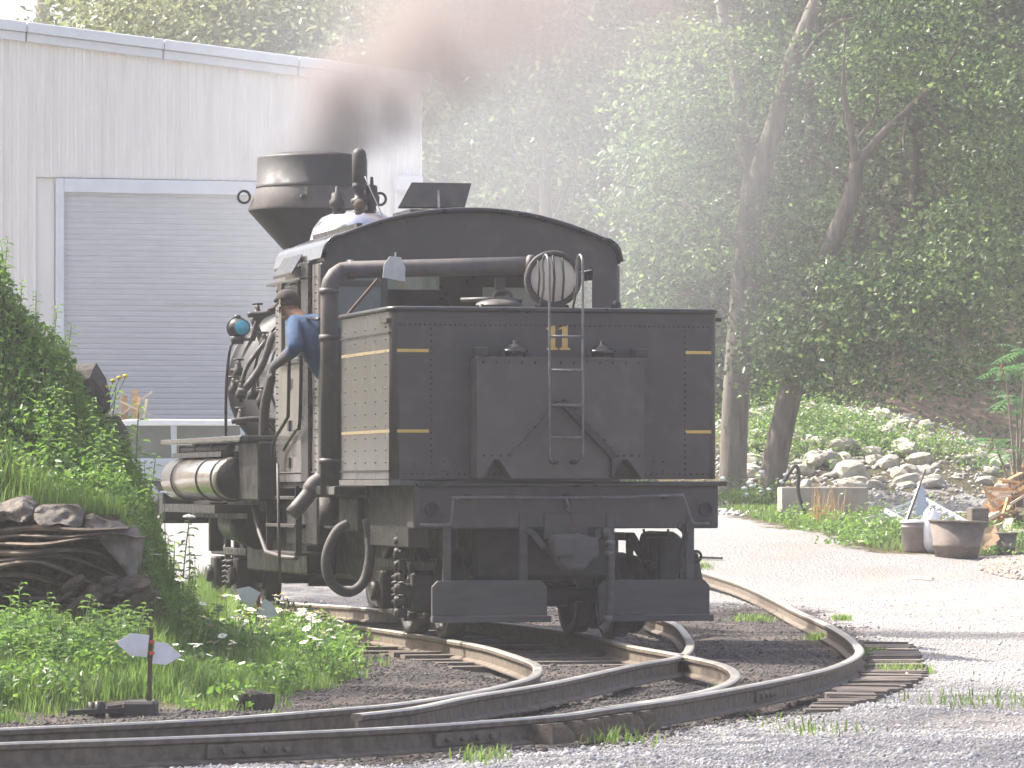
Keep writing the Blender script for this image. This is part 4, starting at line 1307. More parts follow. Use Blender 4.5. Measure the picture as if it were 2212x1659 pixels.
part(MB().box((-1.06, 5.3, .45), (-.78, 8.4, .96)), 'side_fill', M['grease'], None, .02)  # added dark box, closes the bright gap below the running board
part(MB().tube(smooth_path([ony(485, 1085, 8.2), ony(488, 1110, 8.2), ony(502, 1128, 8.1), ony(520, 1120, 8.0)], 4), .035, 8), 'boiler_pipe', M['iron'])
# lamp on its bracket, standing rod
lc = ony(513, 708, 9.35)
lamp = part(MB().ball(lc, .105, 16, 10).lathe([(.105, -.01), (.115, -.01), (.115, .02), (.105, .02)], lc, 18, 'y').cyl(lc - V3((0, 0, .17)), lc - V3((0, 0, .09)), .06, .09, n=12).cyl(lc + V3((0, 0, .09)), lc + V3((0, 0, .13)), .035, n=8), 'marker_lamp', M['black'])
MB().lathe([(.075, -.108), (.05, -.122), (0, -.13)], lc + V3((.03, .012, 0)), 16, 'y').build('lens', M['blue_lens'], lamp)
MB().lathe([(.085, -.06), (.09, -.098), (.075, -.105)], lc + V3((.03, .012, 0)), 16, 'y').build('lens_ring', M['iron'], lamp)
part(MB().tube(smooth_path([ony(u, v, 9.4) for u, v in ((488, 948), (488, 860), (492, 790), (503, 740), (540, 733), (575, 735))], 4), .016, 8), 'front_rail', M['black'])
# handrail stays and plumbing on the boiler's left side
def ty(u, v, y): return ony(u, v, y)
plumb = [((545, 735), (560, 690), (600, 668), 8.2, .03), ((535, 680), (575, 676), (600, 660), 8.0, .03), ((545, 685), (565, 735), (570, 742), 8.4, .035),
         ((590, 720), (565, 790), (530, 840), 7.2, .04), ((575, 735), (530, 800), (520, 870), 7.6, .025), ((515, 845), (560, 848), (590, 842), 7.4, .035),
         ((500, 910), (550, 905), (600, 908), 7.0, .028), ((570, 960), (572, 880), (590, 800), 6.0, .05), ((500, 800), (512, 800), (524, 798), 8.8, .02), ((512, 800), (513, 830), (505, 850), 8.8, .02)]
for a, m1, c, y, r_ in plumb:
    part(MB().tube(smooth_path([ty(*a, y), ty(*m1, y - .05), ty(*c, y - .1)], 5), r_, 8), 'boiler_pipe', M['iron'])
for u, v, y in ((505, 838, 7.6), (520, 848, 7.5), (515, 800, 8.6), (545, 850, 7.3), (565, 862, 7.2), (520, 905, 7.3), (556, 680, 8.1), (570, 742, 8.2)):
    c = ty(u, v, y)
    part(MB().lathe([(.0, -.06), (.05, -.06), (.055, .0), (.035, .03), (.02, .10), (0, .10)], c, 10).torus(c + V3((0, 0, .11)), .05, .010, (0, 0, 1), 12, 5), 'valve', M['iron'])

# --- steps and pipes below the cab, left side
st = part(MB().tube([onx(546, 1095, -1.40), onx(560, 1150, -1.40), onx(575, 1192, -1.40), onx(610, 1203, -1.40), onx(640, 1206, -1.40)], .022, 8), 'step_frame', M['pipe'])
a0, a1 = onx(578, 1196, -1.38), onx(640, 1206, -1.38)
for k in range(3):
    z = a0.z + .02 + k * .26
    MB().box((-1.40, min(a0.y, a1.y), z - .02), (-1.10, max(a0.y, a1.y), z + .012)).build('step_tread', M['iron'], st, .004)
for yy in (min(a0.y, a1.y), max(a0.y, a1.y)):
    MB().box((-1.39, yy - .015, a0.z), (-1.33, yy + .015, 1.3)).build('step_hanger', M['grease'], st)
part(MB().tube([onx(600, 1002, -1.5), onx(602, 1130, -1.5), onx(605, 1262, -1.5)], .014, 6), 'operating_rod', M['pipe'])
part(MB().tube([onx(586, 1078, -1.15), onx(640, 1100, -1.15), onx(745, 1138, -1.15)], .035, 10), 'drain_pipe', M['pipe'])
ep = [ony(u, v, 2.9) for u, v in ((697, 1032), (690, 1040), (680, 1046), (672, 1058), (664, 1072), (630, 1112))]
part(MB().tube(smooth_path(ep, 3), [.08] * 10 + [.07] * 6, 14), 'overflow_elbow', M['pipe'])
lp = [ony(u, v, 1.9) for u, v in ((752, 1132), (730, 1145), (711, 1180), (704, 1215), (712, 1252), (735, 1275), (760, 1278), (785, 1258), (797, 1220), (800, 1170), (792, 1120))]
part(MB().tube(smooth_path(lp, 4), .045, 10), 'water_hose', M['hose'])
part(MB().box((-1.25, 2.1, .9), (-1.0, 3.6, 1.2)).box((-1.3, 3.65, .75), (-1.05, 5.1, 1.2)), 'side_boxes', M['grease'], None, .02)
part(MB().box((-1.45, 11.2, .90), (1.45, 11.45, 1.25)), 'front_beam', M['grease'], None, .02)

# --- person leaning from the cab window, in locomotive coordinates
def skin_body(name, joints, edges, m, parent, sub=2):
    me = bpy.data.meshes.new(name)
    me.from_pydata([j[0] for j in joints], edges, [])
    o = bpy.data.objects.new(name, me); C.objects.link(o)
    sk = o.modifiers.new('skin', 'SKIN'); sk.use_smooth_shade = True
    for i, j in enumerate(joints):
        r = j[1]; me.skin_vertices[0].data[i].radius = r if hasattr(r, '__len__') else (r, r)
        me.skin_vertices[0].data[i].use_root = (i == 0)
    ss = o.modifiers.new('sub', 'SUBSURF'); ss.levels = sub; ss.render_levels = sub
    bpy.context.view_layer.update()
    ev = o.evaluated_get(bpy.context.evaluated_depsgraph_get())
    m2 = bpy.data.meshes.new_from_object(ev)
    bpy.data.objects.remove(o); bpy.data.meshes.remove(me)
    m2.materials.clear(); m2.materials.append(m)
    m2.polygons.foreach_set('use_smooth', [True] * len(m2.polygons))
    q = bpy.data.objects.new(name, m2); C.objects.link(q); q.parent = parent
    return q
hd = onx(625, 660, -1.60)                    # middle of the head
sh = onx(632, 704, -1.60)                    # near shoulder
el = onx(640, 752, -1.62)
hn = onx(590, 792, -1.66)
pw = lambda p: LO + LR * p[0] + LF * p[1] + V3((0, 0, p[2]))
person = empty('person', pw(V3((-1.1, sh.y - .05, 1.335))), YAW, 'person in blue shirt and dark cap leaning out of the cab window', 'person')
po = V3((-1.1, sh.y - .05, 1.335))
def P(p): return V3(p) - po
sh2 = sh + V3((.34, -.10, .02))
pel = V3((-1.20, sh.y - .08, 2.20)); chest = V3((-1.45, sh.y - .04, sh.z - .09)); neck = V3((-1.52, sh.y + .03, sh.z + .07)); 
bj = [(P(pel), (.17, .13)), (P(pel.lerp(chest, .55)), (.17, .13)), (P(chest), (.165, .12)), (P(neck), (.065, .065)), (P(hd - V3((0, 0, .05))), (.072, .085)), (P(hd + V3((0, .0, .05))), (.085, .10)),
      (P(V3((-1.18, pel.y, 1.75))), .09), (P(V3((-1.18, pel.y - .02, 1.36))), .055), (P(V3((-.95, pel.y, 1.75))), .09), (P(V3((-.95, pel.y - .02, 1.36))), .055),
      (P(sh), .055), (P(el), .045), (P(hn.lerp(el, .25)), .036), (P(sh2), .055), (P(sh2 + V3((.08, -.05, -.28))), .05), (P(sh2 + V3((-.02, .2, -.42))), .038)]
be = [(0, 1), (1, 2), (2, 3), (3, 4), (4, 5), (0, 6), (6, 7), (0, 8), (8, 9), (2, 10), (10, 11), (11, 12), (2, 13), (13, 14), (14, 15)]
skin_body('body', bj, be, M['skin'], person)
# face: nose, brow, chin towards the direction of travel, ear
fdir = V3((-.93, .05, -.38)).normalized()
hc = P(hd)
sd = fdir.cross(V3((0, 0, 1))).normalized(); upv = sd.cross(fdir)
MB().ball(hc + fdir * .098 - upv * .012, (.014, .018, .022), 8, 6).build('nose', M['skin'], person)
MB().ball(hc + fdir * .07 - upv * .085, (.035, .035, .025), 10, 6).build('chin', M['skin'], person)
for s in (-1, 1): MB().ball(hc + sd * s * .078 - upv * .015, (.02, .02, .032), 8, 6).build('ear', M['skin'], person)
b = MB()
for s in (-1, 1): MB().ball(hc + fdir * .083 + sd * s * .032 + upv * .012, .011, 8, 6).build('eye', M['hair'], person)
MB().ball(hc + fdir * .088 - upv * .052, (.016, .016, .006), 8, 4).build('mouth', M['hair'], person)
b = MB().ball(hc + upv * .02 - fdir * .02, (.094, .108, .115), 16, 8, -.25)
b.build('hair', M['hair'], person)
b = MB().ball(hc + upv * .065 - fdir * .005, (.105, .110, .09), 18, 8, 0.0)
cap = b.build('cap', M['cap'], person)
pts = [hc + upv * .07 + fdir * .09 + sd * s * .085 for s in (-1, -.5, 0, .5, 1)]
tip = [hc + upv * (.045 - .01 * abs(s)) + fdir * (.20 - .05 * s * s) + sd * s * .075 for s in (-1, -.5, 0, .5, 1)]
b = MB()
b.add(pts + tip + [p - upv * .012 for p in pts] + [p - upv * .012 for p in tip], [(i, i + 1, i + 6, i + 5) for i in range(4)] + [(10 + i, 15 + i, 16 + i, 11 + i) for i in range(4)] + [(5 + i, 6 + i, 16 + i, 15 + i) for i in range(4)] + [(0, 5, 15, 10), (4, 14, 19, 9)])
b.build('cap_brim', M['cap'], cap)
MB().ball(hc + upv * .085 + fdir * .095, (.025, .012, .022), 10, 6).build('cap_badge', M['rust'], cap)
sj = [(P(pel), (.19, .15)), (P(pel.lerp(chest, .55)), (.19, .15)), (P(chest), (.235, .19)), (P(chest.lerp(neck, .9)), (.11, .11)), (P(sh), .10), (P(el), .075), (P(el.lerp(hn, .3)), .058), (P(sh2), .085), (P(sh2 + V3((.08, -.05, -.28))), .065), (P(sh2 + V3((-.02, .2, -.42))), .05)]
skin_body('shirt', sj, [(0, 1), (1, 2), (2, 3), (2, 4), (4, 5), (5, 6), (2, 7), (7, 8), (8, 9)], M['shirt'], person)
tj = [(P(pel + V3((0, 0, .03))), (.19, .15)), (P(pel + V3((0, 0, -.12))), (.18, .15)), (P(V3((-1.18, pel.y, 1.75))), .105), (P(V3((-1.18, pel.y - .02, 1.37))), .075), (P(V3((-.95, pel.y, 1.75))), .105), (P(V3((-.95, pel.y - .02, 1.37))), .075)]
skin_body('trousers', tj, [(0, 1), (1, 2), (2, 3), (1, 4), (4, 5)], M['cap'], person, 1)
# gloved hand hanging down: cuff, palm, four fingers and a thumb
wr_ = P(hn.lerp(el, .32)); hnd = P(hn)
dn = (hnd - wr_).normalized()
dn2 = (dn + V3((0, 0, -.8))).normalized()
fw_ = V3((-.1, 1, 0)).normalized()
sid = dn2.cross(fw_).normalized()
pal = hnd + dn2 * .02
gj = [(P(el.lerp(hn, .12)), .068), (P(el.lerp(hn, .45)), .058), (wr_, .05), (hnd - dn * .02, (.042, .046)), (pal, (.032, .05)), (pal + dn2 * .05, (.026, .05))]
ge = [(0, 1), (1, 2), (2, 3), (3, 4), (4, 5)]
skin_body('glove', gj, ge, M['glove'], person)
for i, (o_, l_) in enumerate(((-.038, .075), (-.013, .09), (.012, .085), (.036, .065))):
    p0 = pal + dn2 * .04 + fw_ * o_
    MB().tube([p0, p0 + dn2 * l_ * .5 + sid * .006, p0 + dn2 * l_ * .85 - sid * .012, p0 + dn2 * l_ - sid * .02], [.0135, .013, .012, .007], 8).build('glove_finger', M['glove'], person)
p0 = pal + fw_ * .04
MB().tube([p0, p0 + fw_ * .03 + dn2 * .03, p0 + fw_ * .035 + dn2 * .065], [.016, .015, .009], 8).build('glove_thumb', M['glove'], person)

# ------------------------------------------------------------------ leaf and blade builders
def leaf_tris(P, size, rng, up=.75, aspect=.62, tint_lo=0., tint_hi=1., tintb=None, droop=.0, nb=None):
    """One folded diamond of two triangles per point."""
    n = len(P)
    nrm = rng.normal(size=(n, 3)); nrm[:, 2] = np.abs(nrm[:, 2]) * .6 + up * 1.4
    if nb is not None: nrm = nb + rng.normal(size=(n, 3)) * .38
    nrm /= np.linalg.norm(nrm, axis=1)[:, None]
    d = rng.normal(size=(n, 3)); d[:, 2] -= droop
    d -= nrm * (d * nrm).sum(1)[:, None]
    d /= np.linalg.norm(d, axis=1)[:, None] + 1e-9
    w = np.cross(nrm, d)
    s = (size * rng.uniform(.65, 1.25, n))[:, None]
    a = P - d * s * .5
    c = P + d * s * .5 - nrm * s * .12
    l = P + w * s * aspect * .5 + nrm * s * .08
    r = P - w * s * aspect * .5 + nrm * s * .08
    V = np.stack([a, l, c, r], 1).reshape(-1, 3)
    i = np.arange(n) * 4
    T = np.stack([np.stack([i, i + 2, i + 1], 1), np.stack([i, i + 3, i + 2], 1)], 1).reshape(-1, 3)
    t = rng.uniform(tint_lo, tint_hi, n)
    if tintb is not None: t = np.clip(t + tintb, 0, 1)
    return V, T, np.repeat(t, 4)

def sprays(rng, ells, n_sprays, per, spread=(.55, .55, .13), gap=.0):
    """Leaf positions: flattened clusters spread through ellipsoids, so that gaps stay between them."""
    w = np.array([e[3] for e in ells], float); w /= w.sum()
    k = rng.choice(len(ells), n_sprays, p=w)
    c0 = np.array([e[0] for e in ells]); r0 = np.array([e[1] for e in ells])
    u = rng.normal(size=(n_sprays, 3)); u /= np.linalg.norm(u, axis=1)[:, None]
    rad = rng.uniform(.15, 1, n_sprays) ** .45
    ctr = c0[k] + u * rad[:, None] * r0[k]
    sz = rng.uniform(.6, 1.35, n_sprays)
    off = rng.normal(size=(n_sprays, per, 3)) * np.array(spread) * sz[:, None, None]
    # sprays droop at the outer end
    hd_ = np.hypot(off[..., 0], off[..., 1])
    off[..., 2] -= hd_ * .28
    P = (ctr[:, None, :] + off).reshape(-1, 3)
    tb = np.repeat(rng.uniform(-.35, .35, n_sprays), per)
    nb = rng.normal(size=(n_sprays, 3)) * .55 + np.array([-.12, -.30, .85])
    nb /= np.linalg.norm(nb, axis=1)[:, None]
    return P, tb, np.repeat(nb, per, 0)

def crown(name, ells, n_sprays, per, size, m, parent, seed, spread=(.55, .55, .13), up=.75):
    rng = np.random.default_rng(seed)
    P, tb, nb = sprays(rng, ells, n_sprays, per, spread)
    V, T, t = leaf_tris(P, size, rng, up, tintb=tb, nb=nb)
    me = tri_mesh(name, V, T, m, t)
    return link(bpy.data.objects.new(name, me), parent)

def limb(b, pts, r0, r1, n=10, wobble=.0):
    p = smooth_path(pts, 6)
    k = len(p)
    rs = [r0 + (r1 - r0) * (i / (k - 1)) for i in range(k)]
    b.tube(p, rs, n)

# ------------------------------------------------------------------ the two big trees at the right
def to_local(root, pts): return [V3(p) - root for p in pts]
rA = hit(1586, 1062); YA = rA.y
rA.z = gz(rA.x, rA.y) - .05
tA = empty('maple_tree', rA, 0, 'tall straight broad trunk beside the tender with its fork high up', 'tree', 'maple trees at the right')
b = MB()
pA = [at(u, v, YA) for u, v in ((1583, 1075), (1584, 1000), (1590, 850), (1600, 700), (1612, 560), (1622, 450), (1632, 380))]
pA[0].z = rA.z - .3
limb(b, to_local(rA, pA), .25, .21, 16)
limb(b, to_local(rA, [at(1630, 400, YA), at(1655, 330, YA - .1), at(1680, 250, YA - .2), at(1712, 130, YA - .3), at(1765, 0, YA - .4), at(1850, -220, YA - .6), at(1900, -420, YA - .8)]), .20, .10, 14)
limb(b, to_local(rA, [at(1628, 400, YA), at(1606, 290, YA + .2), at(1588, 160, YA + .4), at(1560, 20, YA + .6), at(1520, -200, YA + .8), at(1500, -420, YA + 1)]), .14, .07, 12)
for pts, r in (([(1606, 300), (1530, 200), (1450, 215), (1390, 260)], .05), ([(1615, 560), (1540, 470), (1450, 440), (1370, 460)], .05), ([(1700, 180), (1790, 60), (1900, 30)], .06), ([(1600, 700), (1520, 640), (1430, 640)], .035), ([(1690, 230), (1600, 90), (1480, 30)], .05)):
    limb(b, to_local(rA, [at(u, v, YA - .3 * i) for i, (u, v) in enumerate(pts)]), r, .012, 7)
b.build('trunk', M['bark'], tA)
def el(u, v, Y, rx, ry, rz, w, root): return (np.array(at(u, v, Y) - root), np.array((rx, ry, rz)), None, w)
eA = [el(1440, 330, YA - .6, 1.0, 1.2, 1.5, 1.1, rA), el(1400, 600, YA - 1.0, .75, .9, .85, .75, rA), el(1520, 150, YA - .4, 1.3, 1.6, 1.3, 1.2, rA), el(1480, -200, YA, 2.4, 2.4, 1.8, .8, rA), el(1850, -180, YA - .3, 2.4, 2.4, 1.7, .8, rA),
      el(1640, -500, YA, 3.0, 3.0, 2.0, .9, rA), el(1560, 500, YA + .5, .7, .8, .9, .5, rA), el(1390, 480, YA - 1, .5, .7, .7, .4, rA)]
crown('crown', eA, 560, 26, .115, M['leaf'], tA, 11, (.36, .36, .09))

rB = hit(1665, 1072); YB = rB.y - .6
rB = V3((rB.x, YB, gz(rB.x, YB) - .05))
tB = empty('maple_tree', rB, 0, 'leaning tree just right of the tall straight trunk, its left edge sunlit', 'tree', 'maple trees at the right')
b = MB()
pB = [at(u, v, YB) for u, v in ((1660, 1085), (1672, 1010), (1695, 900), (1722, 790), (1742, 700), (1768, 610), (1808, 500), (1840, 420), (1852, 350))]
pB[0].z = rB.z - .3
limb(b, to_local(rB, pB), .24, .13, 16)
for pts, r in (([(1850, 365), (1834, 260), (1822, 180), (1826, 60)], .085), ([(1852, 355), (1905, 290), (1962, 235), (2030, 165), (2090, 60)], .10), ([(1855, 300), (1892, 240), (1895, 150)], .04), ([(1742, 700), (1760, 640), (1735, 560)], .05),
               ([(1845, 400), (1770, 345), (1710, 325)], .035), ([(1990, 205), (2060, 300), (2130, 330)], .045), ([(1790, 540), (1900, 610), (2020, 680), (2110, 740)], .05), ([(1722, 790), (1800, 720), (1870, 700)], .035), ([(1962, 240), (1952, 300), (1960, 345)], .05),
               ([(1800, 520), (1700, 470), (1660, 520)], .03), ([(1900, 620), (1860, 720), (1850, 800)], .02)):
    limb(b, to_local(rB, [at(u, v, YB - .25 * i) for i, (u, v) in enumerate(pts)]), r, .014, 8)
b.build('trunk', M['bark_dark'], tB)
eB = [el(1700, 720, YB - .8, .8, .8, .9, .9, rB), el(1880, 640, YB - 1.2, 1.2, 1.2, .9, 1.5, rB), el(2080, 560, YB - 1.2, 1.3, 1.4, 1.2, 1.9, rB), el(1900, 785, YB - 1.0, 1.15, 1.0, .55, 1.0, rB), el(2110, 765, YB - .8, 1.0, 1.2, .7, 1.0, rB),
      el(2160, 250, YB - .6, 1.5, 1.5, 1.8, 2.2, rB), el(1830, 150, YB + .8, 1.3, 1.2, 1.0, 1.0, rB), el(1990, 60, YB, 1.7, 1.5, 1.3, 1.3, rB), el(2000, -260, YB, 3, 3, 1.6, .8, rB), el(1720, 540, YB + .4, .7, .8, .7, .5, rB), el(1760, 430, YB + .8, .7, .7, .6, .3, rB), el(2330, 500, YB, 1.8, 1.8, 2.8, 2.0, rB)]
crown('crown', eB, 1000, 26, .115, M['leaf'], tB, 12, (.38, .38, .09))

# hanging outer branch with tan seed clusters right of the frame centre is left to the crown; small sapling behind
def simple_tree(name, seed, H, cw, size, m, n_sp, per, trunk_r, bark, crown0=.3, spread=(.7, .7, .2)):
    rng = np.random.default_rng(seed); rd = random.Random(seed)
    root = empty(name, (0, 0, 0))
    b = MB()
    p = [V3((0, 0, -.4))] + [V3((rd.uniform(-.3, .3) * k * .3, rd.uniform(-.3, .3) * k * .3, H * .2 * k)) for k in range(1, 5)]
    limb(b, p, trunk_r, trunk_r * .25, 8)
    ells = []
    for k in range(9):
        t_ = crown0 + (1 - crown0) * (k + rd.random()) / 9
        a = rd.uniform(0, 6.28)
        rr = cw * (1 - .55 * abs(t_ - .55) / .5) * rd.uniform(.45, .8)
        c = V3((math.cos(a) * rr * .9, math.sin(a) * rr * .9, H * t_))
        base = V3((0, 0, H * max(.15, t_ - .18)))
        limb(b, [base, base.lerp(c, .5) + V3((0, 0, .2)), c], trunk_r * .3, .02, 6)
        ells.append((np.array(c), np.array((cw * .5, cw * .5, H * .12)) * rd.uniform(.75, 1.2), None, 1))
    ells.append((np.array((0, 0, H * .93)), np.array((cw * .4, cw * .4, H * .1)), None, .8))
    b.build('trunk', bark, root)
    crown('crown', ells, n_sp, per, size, m, root, seed, spread)
    return root

SPR = (.5, .5, .13)
protos = [simple_tree('woodland_tree', 21, 15, 3.8, .19, M['leaf_far'], 480, 24, .22, M['bark_dark'], .22, SPR),
          simple_tree('woodland_tree', 22, 13, 3.4, .18, M['leaf_far'], 430, 24, .18, M['bark_dark'], .15, SPR),
          simple_tree('woodland_tree', 23, 17, 4.2, .20, M['leaf_far'], 520, 24, .25, M['bark_dark'], .3, SPR),
          simple_tree('woodland_tree', 24, 9, 3.0, .17, M['leaf_far'], 400, 24, .12, M['bark_dark'], .08, SPR)]
pale = simple_tree('pale_tree', 31, 13, 4.2, .19, M['leaf_pale'], 700, 26, .2, M['bark'], .2, SPR)
shade = simple_tree('shade_tree', 33, 18, 4.4, .20, M['leaf'], 380, 24, .24, M['bark'], .52, SPR)
WOODS = 'trees of the wooded hillside behind'
spots = [  # u, Y, proto, scale
    (960, 95, 0, 1.0), (1080, 99, 1, 1.0), (1180, 93, 0, .9), (1290, 97, 2, 1.0), (1400, 101, 1, 1.05), (1500, 96, 3, 1.1), (1620, 104, 0, 1.0), (1740, 100, 2, .9), (1860, 108, 1, 1.0), (1980, 103, 0, .95), (2100, 107, 2, 1.0), (2240, 101, 1, 1.0), (2360, 106, 0, 1.0),
    (1010, 112, 2, 1.1), (1140, 116, 0, 1.1), (1250, 113, 1, 1.1), (1370, 118, 2, 1.0), (1480, 115, 0, 1.1), (1600, 121, 1, 1.1), (1720, 117, 2, 1.1), (1850, 123, 0, 1.1), (1960, 119, 1, 1.1), (2080, 124, 2, 1.0), (2190, 120, 0, 1.1), (2300, 122, 1, 1.1),
    (930, 130, 0, 1.2), (1060, 136, 2, 1.2), (1200, 132, 1, 1.2), (1340, 138, 0, 1.2), (1460, 134, 2, 1.2), (1590, 140, 1, 1.2), (1720, 136, 0, 1.2), (1860, 142, 2, 1.2), (1990, 138, 1, 1.2), (2120, 143, 0, 1.2), (2250, 139, 2, 1.2),
    (1110, 152, 0, 1.3), (1300, 156, 2, 1.3), (1500, 154, 1, 1.4), (1700, 158, 0, 1.3), (1900, 155, 2, 1.3), (2150, 160, 0, 1.3),
    (280, 196, 2, 1.4), (420, 188, 0, 1.3), (560, 180, 2, 1.3), (720, 172, 0, 1.3), (860, 160, 2, 1.3), (90, 222, 2, 1.5), (330, 230, 0, 1.6), (620, 225, 2, 1.5), (-60, 240, 0, 1.6),
]
used = set()
desc = ['round-crowned hazy tree', 'shorter loose-crowned hazy tree', 'tall high-crowned hazy tree', 'low bushy hazy tree']
for u, Y, k, s in spots:
    x = (u - U0) / F * Y
    loc = V3((x, Y, gz(x, Y) - .1))
    if k not in used:
        o = protos[k]; used.add(k); o.location = loc; o.scale = (s,) * 3; o.rotation_euler.z = random.uniform(0, 6.28)
    else:
        o = copy_tree(protos[k], loc, random.uniform(0, 6.28), s * random.uniform(.9, 1.1))
    tag(o, desc[k] + (' on the hillside behind the shed' if u < 900 else ' standing in the woods behind the locomotive and maples'), 'tree', WOODS)
for i, (u, Y, s) in enumerate(((285, 108, 1.0), (430, 106, 1.05), (600, 109, 1.0), (760, 107, 1.0), (880, 110, .9), (520, 114, 1.2), (340, 116, 1.15))):
    x = (u - U0) / F * Y
    loc = V3((x, Y, gz(x, Y) - 1.0))
    o = pale if i == 0 else copy_tree(pale, loc, random.uniform(0, 6.28), s)
    if i == 0: o.location = loc
    tag(o, 'pale yellow-green tree rising just above the shed roof', 'tree', 'pale trees behind the shed roof')
# trees on the bank left of the frame, which shade the near ground
for i, (x, y, s) in enumerate(((-10.2, 36.0, 1.0), (-8.6, 28.0, 1.0), (-10.6, 57.0, .85))):
    o = shade if i == 0 else copy_tree(shade, V3((x, y, gz(x, y) - .2)), i * 2.1, s)
    if i == 0: o.location = (x, y, gz(x, y) - .2)
    tag(o, 'leafy tree on the bank at the left whose shade falls on the track', 'tree', 'shade trees on the left bank')
# undergrowth under the woods
rng = np.random.default_rng(5)
n = 26000
y = rng.uniform(80, 135, n); x = (rng.uniform(840, 2300, n) - U0) / F * y
keep = rng.random(n) < np.where((x > 2.5) & (y < 97) & (x < 9.5), .03, 1.0) * np.where((y < 106) & (x > 6.0), .12, 1) * np.clip(wob(x, y, .9, 1.0) + .55, 0, 1)
x, y = x[keep], y[keep]
keep = ~((x < -1.0) & (y < 108)); x, y = x[keep], y[keep]
kk = 7
px_ = (x[:, None] + rng.normal(size=(len(x), kk)) * .35).ravel(); py_ = (y[:, None] + rng.normal(size=(len(x), kk)) * .35).ravel()
pz_ = ground_z(px_, py_) + np.abs(rng.normal(size=len(px_))) * .5
Vv, Tt, tt = leaf_tris(np.stack([px_, py_, pz_], 1), .15, rng, .5)
o = link(bpy.data.objects.new('undergrowth', tri_mesh('undergrowth', Vv, Tt, M['leaf_far'], tt)))
tag(o, 'low green undergrowth on the woodland floor', kind='stuff')

# ------------------------------------------------------------------ stones of the creek bank
def rock_mesh(seed, flat_=.62):
    rd = random.Random(seed)
    bm = bmesh.new()
    bmesh.ops.create_icosphere(bm, subdivisions=2, radius=1)
    o_ = V3((rd.uniform(-9, 9), rd.uniform(-9, 9), rd.uniform(-9, 9)))
    cuts = [(V3((rd.gauss(0, 1), rd.gauss(0, 1), rd.gauss(0, 1))).normalized(), rd.uniform(.55, .85)) for _ in range(7)]
    for v in bm.verts:
        p = v.co.copy()
        p *= 1 + .22 * mnoise.noise(p * 1.2 + o_)
        for n_, d_ in cuts:
            k = p.dot(n_) - d_
            if k > 0: p -= n_ * k * .85
        v.co = V3((p.x * 1.15, p.y, p.z * flat_))
    me = bpy.data.meshes.new('stone'); bm.to_mesh(me); bm.free()
    me.materials.append(M['stone'])
    return me
rocks = [rock_mesh(40 + i, .5 + .05 * i) for i in range(8)]
rd = random.Random(9)
def stone(u, v, s, rise=.3):
    p = hit(u, v)
    o = link(bpy.data.objects.new('stone', rd.choice(rocks)))
    o.scale = (s * rd.uniform(.8, 1.3), s * rd.uniform(.8, 1.2), s * rd.uniform(.7, 1.2))
    o.location = (p.x, p.y, gz(p.x, p.y) + s * rise * .5)
    o.rotation_euler = (rd.uniform(-.4, .4), rd.uniform(-.4, .4), rd.uniform(0, 6.28))
    big = s > .24
    tag(o, 'large pale boulder in the stony creek bank right of the leaning tree' if big else 'pale tumbled stone of the creek bank behind the concrete block', 'stone', 'stones of the creek bank')
cnt = 0
while cnt < 255:
    u, v = rd.uniform(1615, 2215), rd.uniform(868, 1055)
    if v < 868 + max(0, (u - 1850)) * .30: continue
    if u > 2000 and rd.random() < .5: continue
    if 1640 < u < 1700 and v > 1000: continue
    s = rd.choice((.07, .09, .10, .12, .15, .18, .22)) * (1.1 if v > 960 else .9)
    stone(u, v, s); cnt += 1
for u, v, s in ((1815, 975, .34), (1920, 945, .28), (1945, 970, .30), (1905, 905, .26), (1840, 1030, .30), (1760, 960, .26), (1960, 985, .36), (1985, 1000, .26), (1880, 985, .24), (1790, 1000, .28)):
    stone(u, v, s)
# loose bits between the stones
n = 2600
u = rng.uniform(1600, 2230, n); v = rng.uniform(890, 1100, n)
oct_ = np.array([[1, 0, 0], [-1, 0, 0], [0, 1, 0], [0, -1, 0], [0, 0, .7], [0, 0, -.7]]); octf = np.array([[0, 2, 4], [2, 1, 4], [1, 3, 4], [3, 0, 4], [2, 0, 5], [1, 2, 5], [3, 1, 5], [0, 3, 5]])
def pebbles(name, P, size, rng, m):
    n = len(P)
    k = oct_[None] * rng.uniform(.55, 1.3, (n, 6, 1)) * (size[:, None, None] if hasattr(size, '__len__') else size)
    a = rng.uniform(0, 6.28, n); c, s = np.cos(a)[:, None], np.sin(a)[:, None]
    X = k[..., 0] * c - k[..., 1] * s; Yk = k[..., 0] * s + k[..., 1] * c
    b_ = rng.uniform(-.6, .6, n)[:, None]; Zk = k[..., 2] * np.cos(b_) + X * np.sin(b_)
    V = np.stack([X, Yk, Zk], 2) + P[:, None, :]
    T = (octf[None] + (np.arange(n) * 6)[:, None, None]).reshape(-1, 3)
    t = np.repeat(rng.random(n), 6)
    return tag(link(bpy.data.objects.new(name, tri_mesh(name, V.reshape(-1, 3), T, m, t))), kind='stuff')
def peb_mat(name, c0, c1):
    m = bpy.data.materials.new(name); t, out = nodes(m)
    a = t.nodes.new('ShaderNodeAttribute'); a.attribute_name = 'tint'
    mx = t.nodes.new('ShaderNodeMix'); mx.data_type = 'RGBA'; mx.inputs[6].default_value = (*c0, 1); mx.inputs[7].default_value = (*c1, 1)
    p = t.nodes.new('ShaderNodeBsdfPrincipled'); p.inputs['Roughness'].default_value = .9
    t.links.new(a.outputs['Fac'], mx.inputs[0]); t.links.new(mx.outputs[2], p.inputs['Base Color']); t.links.new(p.outputs[0], out.inputs[0])
    return m
M['peb_light'] = peb_mat('grey_gravel', (.29, .28, .275), (.52, .50, .49))
M['peb_dark'] = peb_mat('black_cinders', (.025, .022, .022), (.10, .088, .083))
Pp = []
